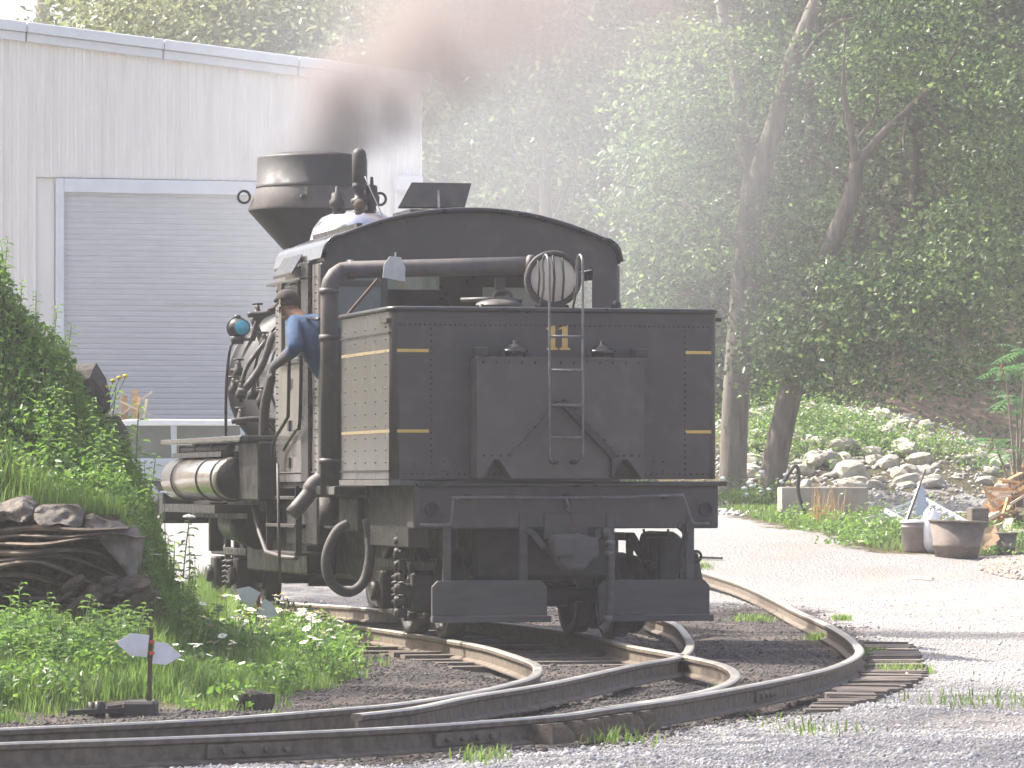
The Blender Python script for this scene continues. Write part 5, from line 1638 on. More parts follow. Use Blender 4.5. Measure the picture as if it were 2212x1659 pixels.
y = rng.uniform(73, 97, 9000); x = rng.uniform(3.0, 11.0, 9000)
k = (rng.random(9000) < np.exp(-((x - 5.5) / 3) ** 2) + .15)
x, y = x[k], y[k]
pebbles('creek_rubble', np.stack([x, y, ground_z(x, y) + .01], 1), rng.uniform(.02, .075, len(x)), rng, M['peb_light'])

# ------------------------------------------------------------------ gravel and cinders on the near ground
n = 90000
y = 21.5 + 33 * rng.random(n) ** 1.5; x = rng.uniform(-.135, .135, n) * y
rdst = rail_dist(x, y)
g = grass_amount(x, y)
okm = (g < .35) & (rdst > .05)
x, y, rdst = x[okm], y[okm], rdst[okm]
pd = sst((cinder_amount(x, y) + wob(x, y, 1.2, .18) - .25) / .5)
isd = rng.random(len(x)) < pd
P = np.stack([x, y, ground_z(x, y) + .0], 1)
big = rng.random(len(x)) < .02
size = rng.uniform(.007, .019, len(x)) * np.where(big, 2.2, 1)
P[:, 2] -= .05 * (1 - sst((rdst - .05) / .35))
pebbles('cinders', P[isd], size[isd] * 1.05, rng, M['peb_dark'])
pebbles('gravel', P[~isd], size[~isd], rng, M['peb_light'])
# gravel heap at the far right edge
n = 4200
hc_ = hit(2285, 1232)
a = rng.uniform(0, 6.28, n); r_ = np.sqrt(rng.random(n)) * 2.3
x = hc_.x + np.cos(a) * r_ * .45; y = hc_.y + np.sin(a) * r_
pebbles('gravel_heap', np.stack([x, y, ground_z(x, y) + .14 * (1 - (r_ / 2.3) ** 1.3)], 1), rng.uniform(.025, .06, n), rng, peb_mat('tan_gravel', (.22, .18, .15), (.38, .33, .28)))

# ------------------------------------------------------------------ grass
def blades(x, y, h, rng, m, name, lean=.45, w=.010, base=None):
    n = len(x)
    z = ground_z(x, y) if base is None else base
    a = rng.uniform(0, 6.28, n)
    d = np.stack([np.cos(a), np.sin(a), np.zeros(n)], 1)
    s = np.stack([-np.sin(a), np.cos(a), np.zeros(n)], 1)
    ln = (rng.uniform(.1, 1, n) * lean)[:, None] * h[:, None]
    p0 = np.stack([x, y, z - .01], 1)
    p1 = p0 + np.array([0, 0, 1]) * h[:, None] * .6 + d * ln * .35
    p2 = p0 + np.array([0, 0, 1]) * h[:, None] * (1 - .25 * ln / (h[:, None] + 1e-6)) + d * ln
    ww = (w * rng.uniform(.6, 1.3, n))[:, None]
    V = np.stack([p0 - s * ww, p0 + s * ww, p1 - s * ww * .8, p1 + s * ww * .8, p2], 1).reshape(-1, 3)
    i = np.arange(n) * 5
    T = np.stack([np.stack([i, i + 1, i + 3], 1), np.stack([i, i + 3, i + 2], 1), np.stack([i + 2, i + 3, i + 4], 1)], 1).reshape(-1, 3)
    t = np.clip(rng.uniform(0, .75, n) + wob(x, y, 3.1, .3) + .12, 0, 1)
    return tag(link(bpy.data.objects.new(name, tri_mesh(name, V, T, m, np.repeat(t, 5)))), kind='stuff')

n = 420000
y = 23.5 + 32 * rng.random(n) ** 1.25; x = np.where(rng.random(n) < .97, rng.uniform(-.135, -.02, n), rng.uniform(-.2, -.135, n)) * y
g = grass_amount(x, y)
cl = np.clip(.55 + wob(x, y, 4.3, .7) + wob(x, y, 11, .4), .05, 1)
face = (y > 32.75) & (y < 33.22) & (x < -2.6)
okm = (rng.random(n) < g * cl) & ~face
x, y, g = x[okm], y[okm], g[okm]
h = rng.uniform(.05, .17, len(x)) * (.5 + .7 * g) * np.clip(1 + wob(x, y, 2.1, .7), .5, 1.8) * np.where(y > 33.4, 1.25, 1)
blades(x, y, h, rng, M['grass'], 'grass', .5, .0048)
k = 9000
y = rng.uniform(41, 55, k); x = (rng.uniform(372, 500, k) - U0) / F * y
okm = grass_amount(x, y) > .3
x, y = x[okm], y[okm]
blades(x, y, rng.uniform(.15, .5, len(x)), rng, M['grass'], 'tall_grass', .5, .006)
# verge grass at the right
n = 60000
bb = V_poly.min(0), V_poly.max(0)
x = rng.uniform(bb[0][0], bb[1][0], n); y = rng.uniform(bb[0][1], bb[1][1], n)
s = np.where(in_poly(x, y, V_poly), 1, 0) * np.clip(.5 + wob(x, y, 2.3, .9), .12, 1)
okm = rng.random(n) < s
x, y = x[okm], y[okm]
blades(x, y, rng.uniform(.05, .17, len(x)), rng, M['grass'], 'verge_grass', w=.014)
# tufts near the rails and in the road
tx_, ty_ = [], []
for u, v, k, sp_ in ((640, 1440, 70, .16), (1215, 1578, 60, .12), (1770, 1380, 60, .2), (1630, 1340, 90, .35), (1500, 1225, 120, .35), (1820, 1340, 70, .15), (1890, 1415, 60, .15), (590, 1560, 20, .1), (1560, 1500, 25, .12), (1950, 1450, 50, .4), (1040, 1640, 30, .2), (1330, 1600, 40, .3), (2100, 1520, 50, .6), (1750, 1580, 30, .5), (1530, 1260, 60, .3)):
    p = hit(u, v)
    k *= 3
    tx_.append(p.x + rng.normal(size=k) * sp_ * .35); ty_.append(p.y + rng.normal(size=k) * sp_ * .7)
x, y = np.concatenate(tx_), np.concatenate(ty_)
blades(x, y, rng.uniform(.03, .11, len(x)), rng, M['grass'], 'grass_tufts', .9, .006)
# leafy low growth mixed into the bank
n = 46000
y = 25 + 26 * rng.random(n) ** 1.1; x = rng.uniform(-.135, -.03, n) * y
g = grass_amount(x, y)
face = (y > 32.6) & (y < 33.5)
okm = (rng.random(n) < g * np.clip(wob(x, y, 2.6, 1.1) + np.where(y > 33.4, .55, .10), 0, 1)) & ~face
x, y = x[okm], y[okm]
k = 4
x = (x[:, None] + rng.normal(size=(len(x), k)) * .05).ravel(); y = (y[:, None] + rng.normal(size=(len(y), k)) * .05).ravel()
z = ground_z(x, y) + rng.uniform(.02, .26, len(x)) * np.where(y > 33.4, 1.1, .8)
okm = ~((y > 32.6) & (y < 33.45) & (x < -2.6))
x, y, z = x[okm], y[okm], z[okm]
Vv, Tt, tt = leaf_tris(np.stack([x, y, z], 1), .062, rng, .6, .5)
tag(link(bpy.data.objects.new('ground_cover', tri_mesh('ground_cover', Vv, Tt, M['weed'], tt))), kind='stuff')
# bright bushes round the tubs
n = 15000
cs_ = [(1900, 1165, .7, .35), (1850, 1178, .5, .25), (2090, 1198, .4, .12), (2130, 1198, .4, .12), (2205, 1180, .4, .3), (1790, 1150, .5, .2), (1735, 1130, .5, .2), (1745, 935, 1.3, .45), (1650, 930, 1.2, .9), (1655, 985, .7, .6), (1800, 925, 1.3, .4), (1860, 940, 1.3, .3), (1770, 980, .8, .25), (1840, 965, .8, .2), (1930, 965, .8, .2), (2060, 985, 1.0, .4)]
P = []
for u, v, sp_, hh in cs_:
    c = hit(u, v)
    k = int((520 if v > 1100 else 620) * sp_ * (1 + hh))
    xx_ = c.x + rng.normal(size=k) * sp_ * .5; yy_ = c.y + rng.normal(size=k) * sp_ * .6
    P.append(np.stack([xx_, yy_, ground_z(xx_, yy_) + np.abs(rng.normal(size=k)) * hh * .6 + .03], 1))
P = np.concatenate(P)
Vv, Tt, tt = leaf_tris(P, .075, rng, .6, .55)
tag(link(bpy.data.objects.new('low_bushes', tri_mesh('low_bushes', Vv, Tt, M['weed'], tt))), kind='stuff')

# broad-leaved weeds below the rock, each a plant of its own
def weed_mesh(seed, h, nl, size, droop=.25):
    rg = np.random.default_rng(seed); rd_ = random.Random(seed)
    b = MB()
    tip = V3((rd_.uniform(-.08, .08), rd_.uniform(-.08, .08), h))
    b.tube(smooth_path([V3((0, 0, -.03)), V3((tip.x * .3, tip.y * .3, h * .5)), tip], 3), [.007] * 3 + [.005] * 3 + [.002], 5)
    b.m = 1
    for i in range(nl):
        t_ = (i + .6) / nl
        c = V3((tip.x * t_, tip.y * t_, h * (.15 + .85 * t_)))
        a = i * 2.4 + rd_.uniform(-.4, .4)
        d = V3((math.cos(a), math.sin(a), .35 - droop * rd_.random())).normalized()
        s = d.cross(V3((0, 0, 1))).normalized()
        L_ = size * rd_.uniform(.7, 1.15) * (1.1 - .45 * t_)
        w_ = L_ * .22
        up_ = s.cross(d) * -1
        p0, p1, p2, p3 = c, c + d * L_ * .4, c + d * L_ * .75 - V3((0, 0, L_ * .10)), c + d * L_ - V3((0, 0, L_ * .28))
        f = V3((0, 0, .012))
        b.add([p0, p1 - s * w_ + f, p1, p1 + s * w_ + f, p2 - s * w_ * .7 + f, p2, p2 + s * w_ * .7 + f, p3], [(0, 2, 1), (0, 3, 2), (1, 2, 5, 4), (2, 3, 6, 5), (4, 5, 7), (5, 6, 7)])
    me = b.mesh('weed_leaves', [M['stem'], M['weed']])
    a = me.attributes.new('tint', 'FLOAT', 'POINT')
    a.data.foreach_set('value', rg.random(len(me.vertices)).astype(np.float32) * .5 + .25 + .25 * (seed % 3) / 2)
    return me
weeds = [weed_mesh(60 + i, .42 + .09 * (i % 3), 13, .20) for i in range(5)]
thin = [weed_mesh(80 + i, .62 + .08 * i, 20, .12, .5) for i in range(3)]
def plant(p, me, s, label, group, name='weed'):
    o = link(bpy.data.objects.new(name, me))
    o.location = p; o.scale = (s, s, s * rd.uniform(.85, 1.15)); o.rotation_euler = (rd.uniform(-.15, .15), rd.uniform(-.15, .15), rd.uniform(0, 6.28))
    return tag(o, label, 'weed', group)
for i in range(105):
    u = rd.uniform(-30, 300); v = rd.uniform(1325, 1470)
    if u > 110 and v < 1385: continue
    p = hit(u, v)
    if p.y > 32.6: continue
    plant(p, rd.choice(weeds), rd.uniform(.45, .78), 'broad-leaved green weed growing below the layered rock', 'broad-leaved weeds below the rock')
for i in range(44):
    x = rd.uniform(-3.6, -2.35); y = rd.uniform(33.5, 36.5)
    x -= max(0, y - 36) * .3
    plant(V3((x, y, gz(x, y))), rd.choice(thin), rd.uniform(.5, .8), 'bushy green weed on the bank above the layered rock', 'bushy weeds on the bank')
for u, v, s in ((350, 1180, 1.0), (365, 1220, 1.1), (380, 1160, 1.2), (330, 1240, .9), (392, 1240, 1.0), (350, 1300, 1.0), (420, 1250, .8), (330, 1340, .9), (385, 1310, .8)):
    Y = 36 + rd.uniform(-.5, 4); x = (u - U0) / F * Y
    plant(V3((x, Y, gz(x, Y))), rd.choice(thin), s * 1.1, 'tall green weed at the foot of the bank by the track', 'tall weeds at the foot of the bank')
for u, v in ((40, 640), (75, 690), (20, 600), (5, 560), (110, 720), (292, 930), (230, 860), (140, 745)):
    p = at(u, v, 36.2); z = gz(p.x, p.y)
    plant(V3((p.x, p.y, z)), rd.choice(thin), max(.45, min(1.2, (p.z - z) / .65 + .25)), 'leafy weed standing up on the ridge of the bank', 'weeds on the ridge of the bank')

# daisies: white heads on stems
b = MB().tube([(0, 0, 0), (.01, 0, .15), (.0, .01, .30)], [.004, .003, .002], 4)
b.m = 1
for i in range(9):
    a = i * 2 * math.pi / 9
    d = V3((math.cos(a), math.sin(a), 0)); s_ = V3((-d.y, d.x, 0))
    q = V3((0, 0.01, .305))
    b.add([q + d * .004, q + d * .018 - s_ * .008, q + d * .030 + V3((0, 0, -.003)), q + d * .018 + s_ * .008], [(0, 1, 2, 3)])
b.m = 2
b.ball((0, .01, .306), (.009, .009, .006), 8, 4, 0)
daisy = b.mesh('daisy', [M['stem'], M['petal'], M['flower_eye']])
dz = [(rd.gauss(690, 40), rd.gauss(1440, 25), 1) for _ in range(34)] + [(rd.gauss(600, 55), rd.gauss(1380, 25), 1) for _ in range(70)] + [(rd.uniform(370, 760), rd.uniform(1300, 1500), 1) for _ in range(80)] + [(rd.uniform(480, 640), rd.uniform(1290, 1370), 1) for _ in range(26)] + [(rd.uniform(250, 440), rd.uniform(1330, 1480), .8) for _ in range(16)]
for u, v, s in dz:
    p = hit(u, v)
    if p.y > 52 or grass_amount(np.array([p.x]), np.array([p.y]))[0] < .5: continue
    o = link(bpy.data.objects.new('daisy', daisy))
    o.location = p; k = rd.uniform(.75, 1.35) * s; o.scale = (k * 1.2, k * 1.2, k * rd.uniform(.75, 1.3)); o.rotation_euler = (rd.uniform(-.4, .5), rd.uniform(-.4, .4), rd.uniform(0, 6))
    tag(o, 'white daisy in the grass left of the track', 'flower', 'daisies in the trackside grass')
# flat-headed white umbels by the bank
b = MB().tube([(0, 0, 0), (.02, 0, .4), (.01, 0, .8)], [.006, .005, .003], 5)
b.m = 1
for i in range(34):
    a, r_ = rd.uniform(0, 6.28), math.sqrt(rd.random()) * .055
    b.ball((.01 + math.cos(a) * r_, math.sin(a) * r_, .81 - r_ * .25), (.011, .011, .006), 6, 3)
umb = b.mesh('umbel', [M['stem'], M['petal']])
for u, v, h, Y in ((352, 1062, 1.1, 36.5), (405, 1112, .9, 38), (418, 1196, .8, 38), (330, 1262, .75, 34), (418, 1390, .6, 31.5), (505, 1330, .5, 36)):
    p = at(u, v, Y); z = gz(p.x, Y)
    o = link(bpy.data.objects.new('white_umbel', umb)); o.location = (p.x, Y, z); k = max(.3, (p.z - z) / .81); o.scale = (1, 1, k)
    tag(o, 'tall flat-headed white wild flower beside the bank', 'flower', 'white umbels by the bank')
# yellow blossom on the bank edge
b = MB()
for i in range(9):
    b.m = 0; x, z = .05 * i - .1, .04 * i + rd.uniform(-.05, .05)
    b.tube([(0, 0, 0), (x * .6, 0, z * .5 + .15), (x, .02, z + .25)], .004, 4); b.m = 1
    b.ball((x, .02, z + .26), (.022, .022, .016), 6, 4)
o = b.build('yellow_flower', [M['stem'], M['flower_eye']]); p = at(190, 880, 36.5); o.location = (p.x, p.y, gz(p.x, p.y) + .0)
tag(o, 'small yellow-flowered weed on the edge of the bank before the grey door', 'flower')
# white flowering bush at the feet of the two trees
p0 = hit(1640, 1085)
n = 500
x = p0.x + rng.normal(size=n) * .35; y = p0.y - .5 + rng.normal(size=n) * .3; z = ground_z(x, y) + np.abs(rng.normal(size=n)) * .22
Vv, Tt, tt = leaf_tris(np.stack([x, y, z], 1), .08, rng, .6, .6)
fb = empty('flowering_bush', V3((p0.x, p0.y, gz(p0.x, p0.y))), 0, 'low bush with big white flowers between the two maple trunks', 'bush')
o = link(bpy.data.objects.new('foliage', tri_mesh('foliage', Vv - np.array(fb.location), Tt, M['weed'], tt)), fb)
bl = MB().ball((0, 0, 0), (.055, .055, .035), 8, 5).mesh('blossom', M['petal'])
for i in range(16):
    o = link(bpy.data.objects.new('blossom', bl), fb)
    o.location = V3((rd.gauss(0, .35), -.6 + rd.gauss(0, .12), rd.uniform(.12, .55)))
# tan dried stalks in front of the block
p0 = hit(1785, 1135)
k = 60
x = p0.x + rng.normal(size=k) * .14; y = p0.y + rng.normal(size=k) * .2
o = blades(x, y, rng.uniform(.3, .75, k), rng, M['dry'], 'dry_stalks', .35, .008)
tag(o, 'tan dried stalks in front of the concrete block')

# ------------------------------------------------------------------ layered rock in the bank
outc = empty('rock_outcrop', V3((-3.3, 33.05, .49)), 0, 'dark layered rock ledge under a grey cap in the grassy bank', 'rock')
def slab(z0, th, xa, xb, ya, amp, ph, m, taper=.02):
    """A wavy, uneven sheet of rock."""
    nx, rows = 34, []
    vs, fs = [], []
    for i in range(nx + 1):
        t_ = i / nx
        x = xa + (xb - xa) * t_
        end = min(1, min(t_, 1 - t_) * 7)
        zc = z0 + amp * math.sin(x * 3.4 + ph) - .5 * amp * math.sin(x * 7.3 + ph * 2) - .16 * (x + .6) ** 2 * .35
        front = ya - .16 * math.sin(x * 2.3 + ph) * end + .06 * mnoise.noise(V3((x * 6, z0 * 9, ph))) - .10 * end
        h = th * (.35 + .65 * end) * (1 + .5 * mnoise.noise(V3((x * 4, ph, 1))))
        vs += [(x, front + .02, zc - h / 2), (x, front, zc), (x, front + .025, zc + h / 2), (x, ya + .9, zc + h / 2), (x, ya + .9, zc - h / 2)]
    for i in range(nx):
        for j in range(5):
            a, c = i * 5 + j, i * 5 + (j + 1) % 5
            fs.append((a, c, c + 5, a + 5))
    fs += [tuple(range(5)), tuple(reversed(range(nx * 5, nx * 5 + 5)))]
    MB().add(vs, fs).build('rock_layer', m, outc)
for i in range(12):
    z = .69 - i * .066
    slab(z - .02, .026 + .010 * (i % 3 == 0), -2.6, .50 - .03 * i + .10 * math.sin(i * 1.7), -.10 + .012 * i + .05 * math.sin(i * 2.1), .040 + .012 * (i % 3), i * .55, M['shale'])
for i in range(9):
    z = .14 - i * .055
    slab(z, .032, -.35 + .08 * i, .62 + .02 * i, .10 + .03 * math.sin(i * 2.2), .012, 2 + i, M['shale'])
# grey cap with its nose turned down at the right, and the earth behind
for (xa_, xb_), dz_, dy_ in zip(((-2.8, -2.0), (-1.985, -1.30), (-1.28, -.72), (-.70, -.20), (-.185, .16), (.175, .55)), (0, .02, -.025, .015, -.01, -.03), (0, .05, -.03, .04, -.02, .05)):
    b = MB()
    vs, fs = [], []
    nx, nz = 22, 12
    for i in range(nx + 1):
        t0 = i / nx
        x = xa_ + (xb_ - xa_) * t0
        end = 1 - min(1, min(t0, 1 - t0) * 8)
        for j in range(nz + 1):
            t_ = j / nz
            zt = .84 + dz_ + .05 * mnoise.noise(V3((x * 5, 3, 0))) - max(0, x + .1) ** 2 * .45 - .03 * end
            zb = .70 + dz_ * .5 + .07 * mnoise.noise(V3((x * 6, 9, 0))) - max(0, x + .1) ** 2 * .55 - (max(0, x - .25) * .9) + .02 * end
            y = -.14 + dy_ + .15 * mnoise.noise(V3((x * 4, (zb + (zt - zb) * t_) * 7, 0))) + .07 * mnoise.noise(V3((x * 13, t_ * 3, 4))) + .12 * t_ ** 2 + max(0, x - .2) * .35 + .05 * end
            vs.append((x, y, zb + (zt - zb) * t_))
        vs.append((x, .8, zt + .02)); vs.append((x, .8, zb))
    r_ = nz + 3
    for i in range(nx):
        for j in range(r_):
            fs.append((i * r_ + j, i * r_ + (j + 1) % r_, (i + 1) * r_ + (j + 1) % r_, (i + 1) * r_ + j))
    fs += [tuple(range(r_)), tuple(reversed(range(nx * r_, nx * r_ + r_)))]
    o = b.add(vs, fs, True).build('rock_cap', M['capstone'], outc)
    m_ = o.modifiers.new('edge', 'EDGE_SPLIT'); m_.split_angle = R(38)
b = MB()
for k in range(40):
    c = V3((rd.uniform(.05, .62), rd.uniform(-.18, .05), rd.uniform(-.35, .30)))
    o = link(bpy.data.objects.new('rock_fragment', rocks[k % 8]), outc)
    o.location = c; s = rd.uniform(.04, .11); o.scale = (s * 1.6, s, s * .8); o.rotation_euler = (rd.uniform(-.5, .5), rd.uniform(-.5, .5), rd.uniform(0, 6))
rk2 = [m_.copy() for m_ in rocks]
for m_ in rk2: m_.materials[0] = M['shale']
M['soil_rock'] = mat('dark_earthy_rock', (.045, .038, .032), (.09, .075, .065), .95, scale=5, bump=.8, bscale=18)
dark_rock = rocks[3].copy(); dark_rock.materials[0] = M['soil_rock']
for o in outc.children:
    if o.name.startswith('rock_fragment'): o.data = rk2[rocks.index(o.data)]
# dark boulder on the right shoulder of the bank
for (u, v, s, Y, lb) in ((178, 845, .36, 36.6, 'dark rock jutting from the right shoulder of the bank, upper of two'), (232, 950, .30, 36.4, 'dark rock jutting from the right shoulder of the bank, lower of two')):
    o = link(bpy.data.objects.new('bank_boulder', dark_rock)); o.location = at(u, v, Y); o.scale = (s * .55, s * 1.3, s * 1.25); o.rotation_euler = (.1, -.55, .35)
    tag(o, lb, 'rock')
o = link(bpy.data.objects.new('trackside_rock', dark_rock)); p = flat(545, 1535, 0); o.location = p + V3((0, .1, .04)); o.scale = (.13, .10, .20)
tag(o, 'pointed dark rock in the grass just above the inner rail', 'rock')

# ------------------------------------------------------------------ switch stands
def plate_poly(l, h, c): return [(-l, 0), (-l + c, h), (l - c, h), (l, 0), (l - c, -h), (-l + c, -h)]
def switch_stand(p, zt, rz, tilt, label, base=True, L_=.21, H_=.07):
    r0 = empty('switch_stand', p, 0, label, 'switch stand', 'switch stands')
    b = MB().prism([(-L_, 0), (-L_ + .09, H_), (-.005, H_), (-.005, -H_), (-L_ + .10, -H_)], -.004, .004, 'y')
    b2 = MB().prism([(L_, 0), (L_ - .10, H_ * .95), (.03, H_), (.03, -H_), (L_ - .09, -H_)], -.004, .004, 'y')
    for bb_, dz_ in ((b, .012), (b2, -.022)):
        o = bb_.build('target_plate', M['target'], r0); o.location = (0, -.02, zt + dz_); o.rotation_euler = (0, tilt, rz)
    MB().bar((0, 0, .05), (.012, 0, zt + .13), .028, .028).build('mast', M['rust'], r0)
    for z in (zt - .03, zt + .04): MB().cbox((.02, -.022, z), (.03, .015, .02)).build('clip', M['red'], r0)
    if base:
        MB().box((-.16, -.14, -.02), (.05, .14, .10)).bar((-.25, -.05, .04), (-.10, -.05, .06), .12, .09).build('base', M['iron'], r0, .015)
        MB().cyl((-.30, -.1, .0), (-.30, -.1, .10), .035, n=10).cyl((-.36, .05, .0), (-.36, .05, .09), .03, n=10).build('connecting_pin', M['grease'], r0)
        MB().bar((-.50, -.12, .03), (-.1, -.12, .05), .05, .03).build('connecting_rod', M['grease'], r0)
    return r0
p = flat(322, 1548, 0)
zt = at(337, 1400, p.y).z - p.z
switch_stand(p, zt, R(8), R(7), 'white arrow-ended target plates on a rusty mast by the inner rail')
p2 = V3(((556 - U0) / F * 39.2, 39.2, 0))
switch_stand(p2, at(556, 1300, 39.2).z, R(4), R(28), 'tilted white target plates low in the daisies beside the locomotive', False, .21, .075)

# ------------------------------------------------------------------ silver van before the shed door
Yv = 72.0
vx0 = at(205, 1000, Yv).x
gvan = gz(vx0 + 2, Yv)
van = empty('silver_van', (vx0, Yv, gvan), R(3), 'silver passenger van parked side-on before the roller door', 'van')
vl, vw, vh = 4.7, 1.75, at(300, 905, Yv).z - gvan
sc_ = vh / 1.72
body = [(0.0, .35), (0.02, .95), (.10, 1.02), (3.55, 1.02), (4.55, .86), (4.70, .60), (4.70, .32), (4.32, .30), (4.25, .52), (4.05, .64), (3.80, .64), (3.60, .52), (3.53, .28), (1.22, .28), (1.15, .52), (.95, .64), (.70, .64), (.50, .52), (.43, .30), (.05, .32)]
MB().prism([(x, z * sc_) for x, z in body], 0, vw, 'y').build('body', M['silver'], van, .04, 2)
b = MB()
for x0, x1, x2, x3 in ((.10, .22, .30, .42), (1.22, 1.20, 1.30, 1.30), (2.36, 2.30, 2.42, 2.36), (3.42, 2.88, 3.56, 3.00)):
    for yy in (.03, vw - .09):
        b.add([(x0, yy, 1.02 * sc_), (x2, yy, 1.02 * sc_), (x3, yy + .0, 1.60 * sc_), (x1, yy, 1.60 * sc_), (x0, yy + .06, 1.02 * sc_), (x2, yy + .06, 1.02 * sc_), (x3, yy + .06, 1.60 * sc_), (x1, yy + .06, 1.60 * sc_)],
              [(0, 1, 2, 3), (7, 6, 5, 4), (0, 4, 5, 1), (1, 5, 6, 2), (2, 6, 7, 3), (3, 7, 4, 0)])
b.build('pillars', M['silver'], van, .01)
MB().prism([(.16, 1.60 * sc_), (.28, 1.68 * sc_), (.6, 1.72 * sc_), (2.5, 1.71 * sc_), (2.9, 1.66 * sc_), (3.02, 1.60 * sc_)], .02, vw - .02, 'y').build('roof', M['silver2'], van, .03, 2)
for x0, x1, x2, x3 in ((.24, .36, 1.24, 1.22), (1.29, 1.29, 2.37, 2.31), (2.41, 2.37, 3.42, 2.88)):
    for yy in (.05, vw - .06):
        MB().prism([(x0, 1.02 * sc_), (x2, 1.02 * sc_), (x3, 1.60 * sc_), (x1, 1.60 * sc_)], yy, yy + .01, 'y').build('side_window', M['car_glass'], van)
MB().add([(.12, .08, 1.02 * sc_), (.12, vw - .08, 1.02 * sc_), (.26, vw - .1, 1.60 * sc_), (.26, .1, 1.60 * sc_)], [(0, 1, 2, 3)]).build('rear_window', M['car_glass'], van)
MB().add([(3.56, .08, 1.02 * sc_), (3.56, vw - .08, 1.02 * sc_), (2.98, vw - .1, 1.60 * sc_), (2.98, .1, 1.60 * sc_)], [(0, 1, 2, 3)]).build('windscreen', M['car_glass'], van)
for x in (.83, 3.93):
    for yy in (.0, vw - .2):
        w = MB().lathe([(.20, .0), (.31, .01), (.32, .05), (.32, .17), (.30, .2), (.0, .2)], (x, yy, .32), 24, 'y').build('wheel', M['rubber'], van)
        MB().lathe([(0, -.012), (.09, -.01), (.19, .004), (.2, .03)], (x, yy, .32), 20, 'y').build('hub_cap', M['galv'], w)
for x in (1.26, 2.40): MB().box((x, -.004, .42), (x + .012, .003, 1.0 * sc_)).build('door_gap', M['rubber'], van)
for x in (1.45, 2.55): MB().box((x, -.03, .92 * sc_), (x + .16, -.001, .95 * sc_)).build('door_handle', M['silver2'], van, .008)
MB().box((.02, -.012, .55), (4.4, -.001, .60)).build('side_moulding', M['galv'], van)
# scrap lumber leaning up behind the van
scr = [((250, 905), (330, 845), .10, 'pale'), ((248, 862), (333, 900), .08, 'pale'), ((290, 905), (292, 842), .14, 'new'), ((270, 905), (268, 855), .16, 'new'), ((310, 905), (318, 862), .07, 'pale'), ((266, 896), (298, 870), .07, 'new'), ((222, 897), (248, 885), .16, 'pale'), ((232, 902), (262, 893), .10, 'pale'), ((298, 900), (301, 858), .07, 'new')]
lab = ['long pale stick leaning up to the right in the scrap lumber behind the van', 'long pale board sloping down to the right across the scrap lumber behind the van', 'tallest orange upright board in the scrap lumber behind the van', 'wide orange upright board left of the tallest one behind the van', 'pale stick leaning right at the right end of the scrap lumber behind the van', 'short orange stick leaning in the middle of the scrap lumber behind the van', 'white board lying lowest at the left end of the scrap lumber behind the van', 'second pale board lying at the left end of the scrap lumber behind the van', 'thin upright board right beside the tallest one behind the van']
for (a, c, w, k), lb in zip(scr, lab):
    Y = 75 + rd.uniform(-.3, .3)
    p0, p1 = at(*a, Y), at(*c, Y + .1)
    d = (p1 - p0).normalized()
    if d.z < 0: p0, p1, d = p1, p0, -d
    if d.z > .35: p0 = p0 - d * ((p0.z - .9) / d.z)
    elif abs(d.z) > .2: p0 = p0 - d * .4
    o = MB().bar(p0, p1, w * .7, .03).build('lumber_board', M['wood_new' if k == 'new' else 'wood_pale'])
    tag(o, lb, 'board', 'scrap lumber behind the van')
crate = empty('lumber_bin', V3((at(280, 900, 75.2).x, 75.4, gz(-6, 75))), 0, 'low wooden bin of scrap lumber hidden behind the van', 'bin')
for y in (-.7, .7):
    for k in range(5): MB().box((-1.1, y - .02, .05 + k * .29), (1.1, y + .02, .30 + k * .29)).build('slat', M['wood'], crate)
for x in (-1.1, 1.1):
    for k in range(5): MB().box((x - .02, -.67, .05 + k * .29), (x + .02, .67, .30 + k * .29)).build('slat', M['wood'], crate)

# ------------------------------------------------------------------ things at the right
def stand(u, v):
    p = hit(u, v); return V3((p.x, p.y, gz(p.x, p.y)))
Yc = 71.5
c0, c1 = at(1688, 1052, Yc), at(1875, 1140, Yc)
o = MB().box((c0.x, Yc, c1.z - .4), (c1.x, Yc + 1.1, c0.z)).build('concrete_block', M['concrete'], None, .02, 2)
tag(o, 'big weathered concrete block standing behind the grass verge', 'concrete block')
c2, c3 = at(1878, 1106, Yc + .6), at(2100, 1135, Yc + .6)
o = MB().box((c2.x, Yc + .6, c3.z - .5), (c3.x, Yc + 1.0, c2.z)).build('concrete_kerb', M['concrete'], None, .02, 2)
tag(o, 'low concrete sill running right from the concrete block', 'kerb')
# bent black hose beside the block
hpts = [at(u, v, 71.0) for u, v in ((1694, 1040), (1708, 1018), (1719, 1006), (1726, 1024), (1724, 1060), (1734, 1095), (1748, 1125))]
o = MB().tube(smooth_path(hpts, 5), .03, 10).build('bent_hose', M['rubber'])
tag(o, 'bent black hose arching over the corner of the concrete block', 'hose')
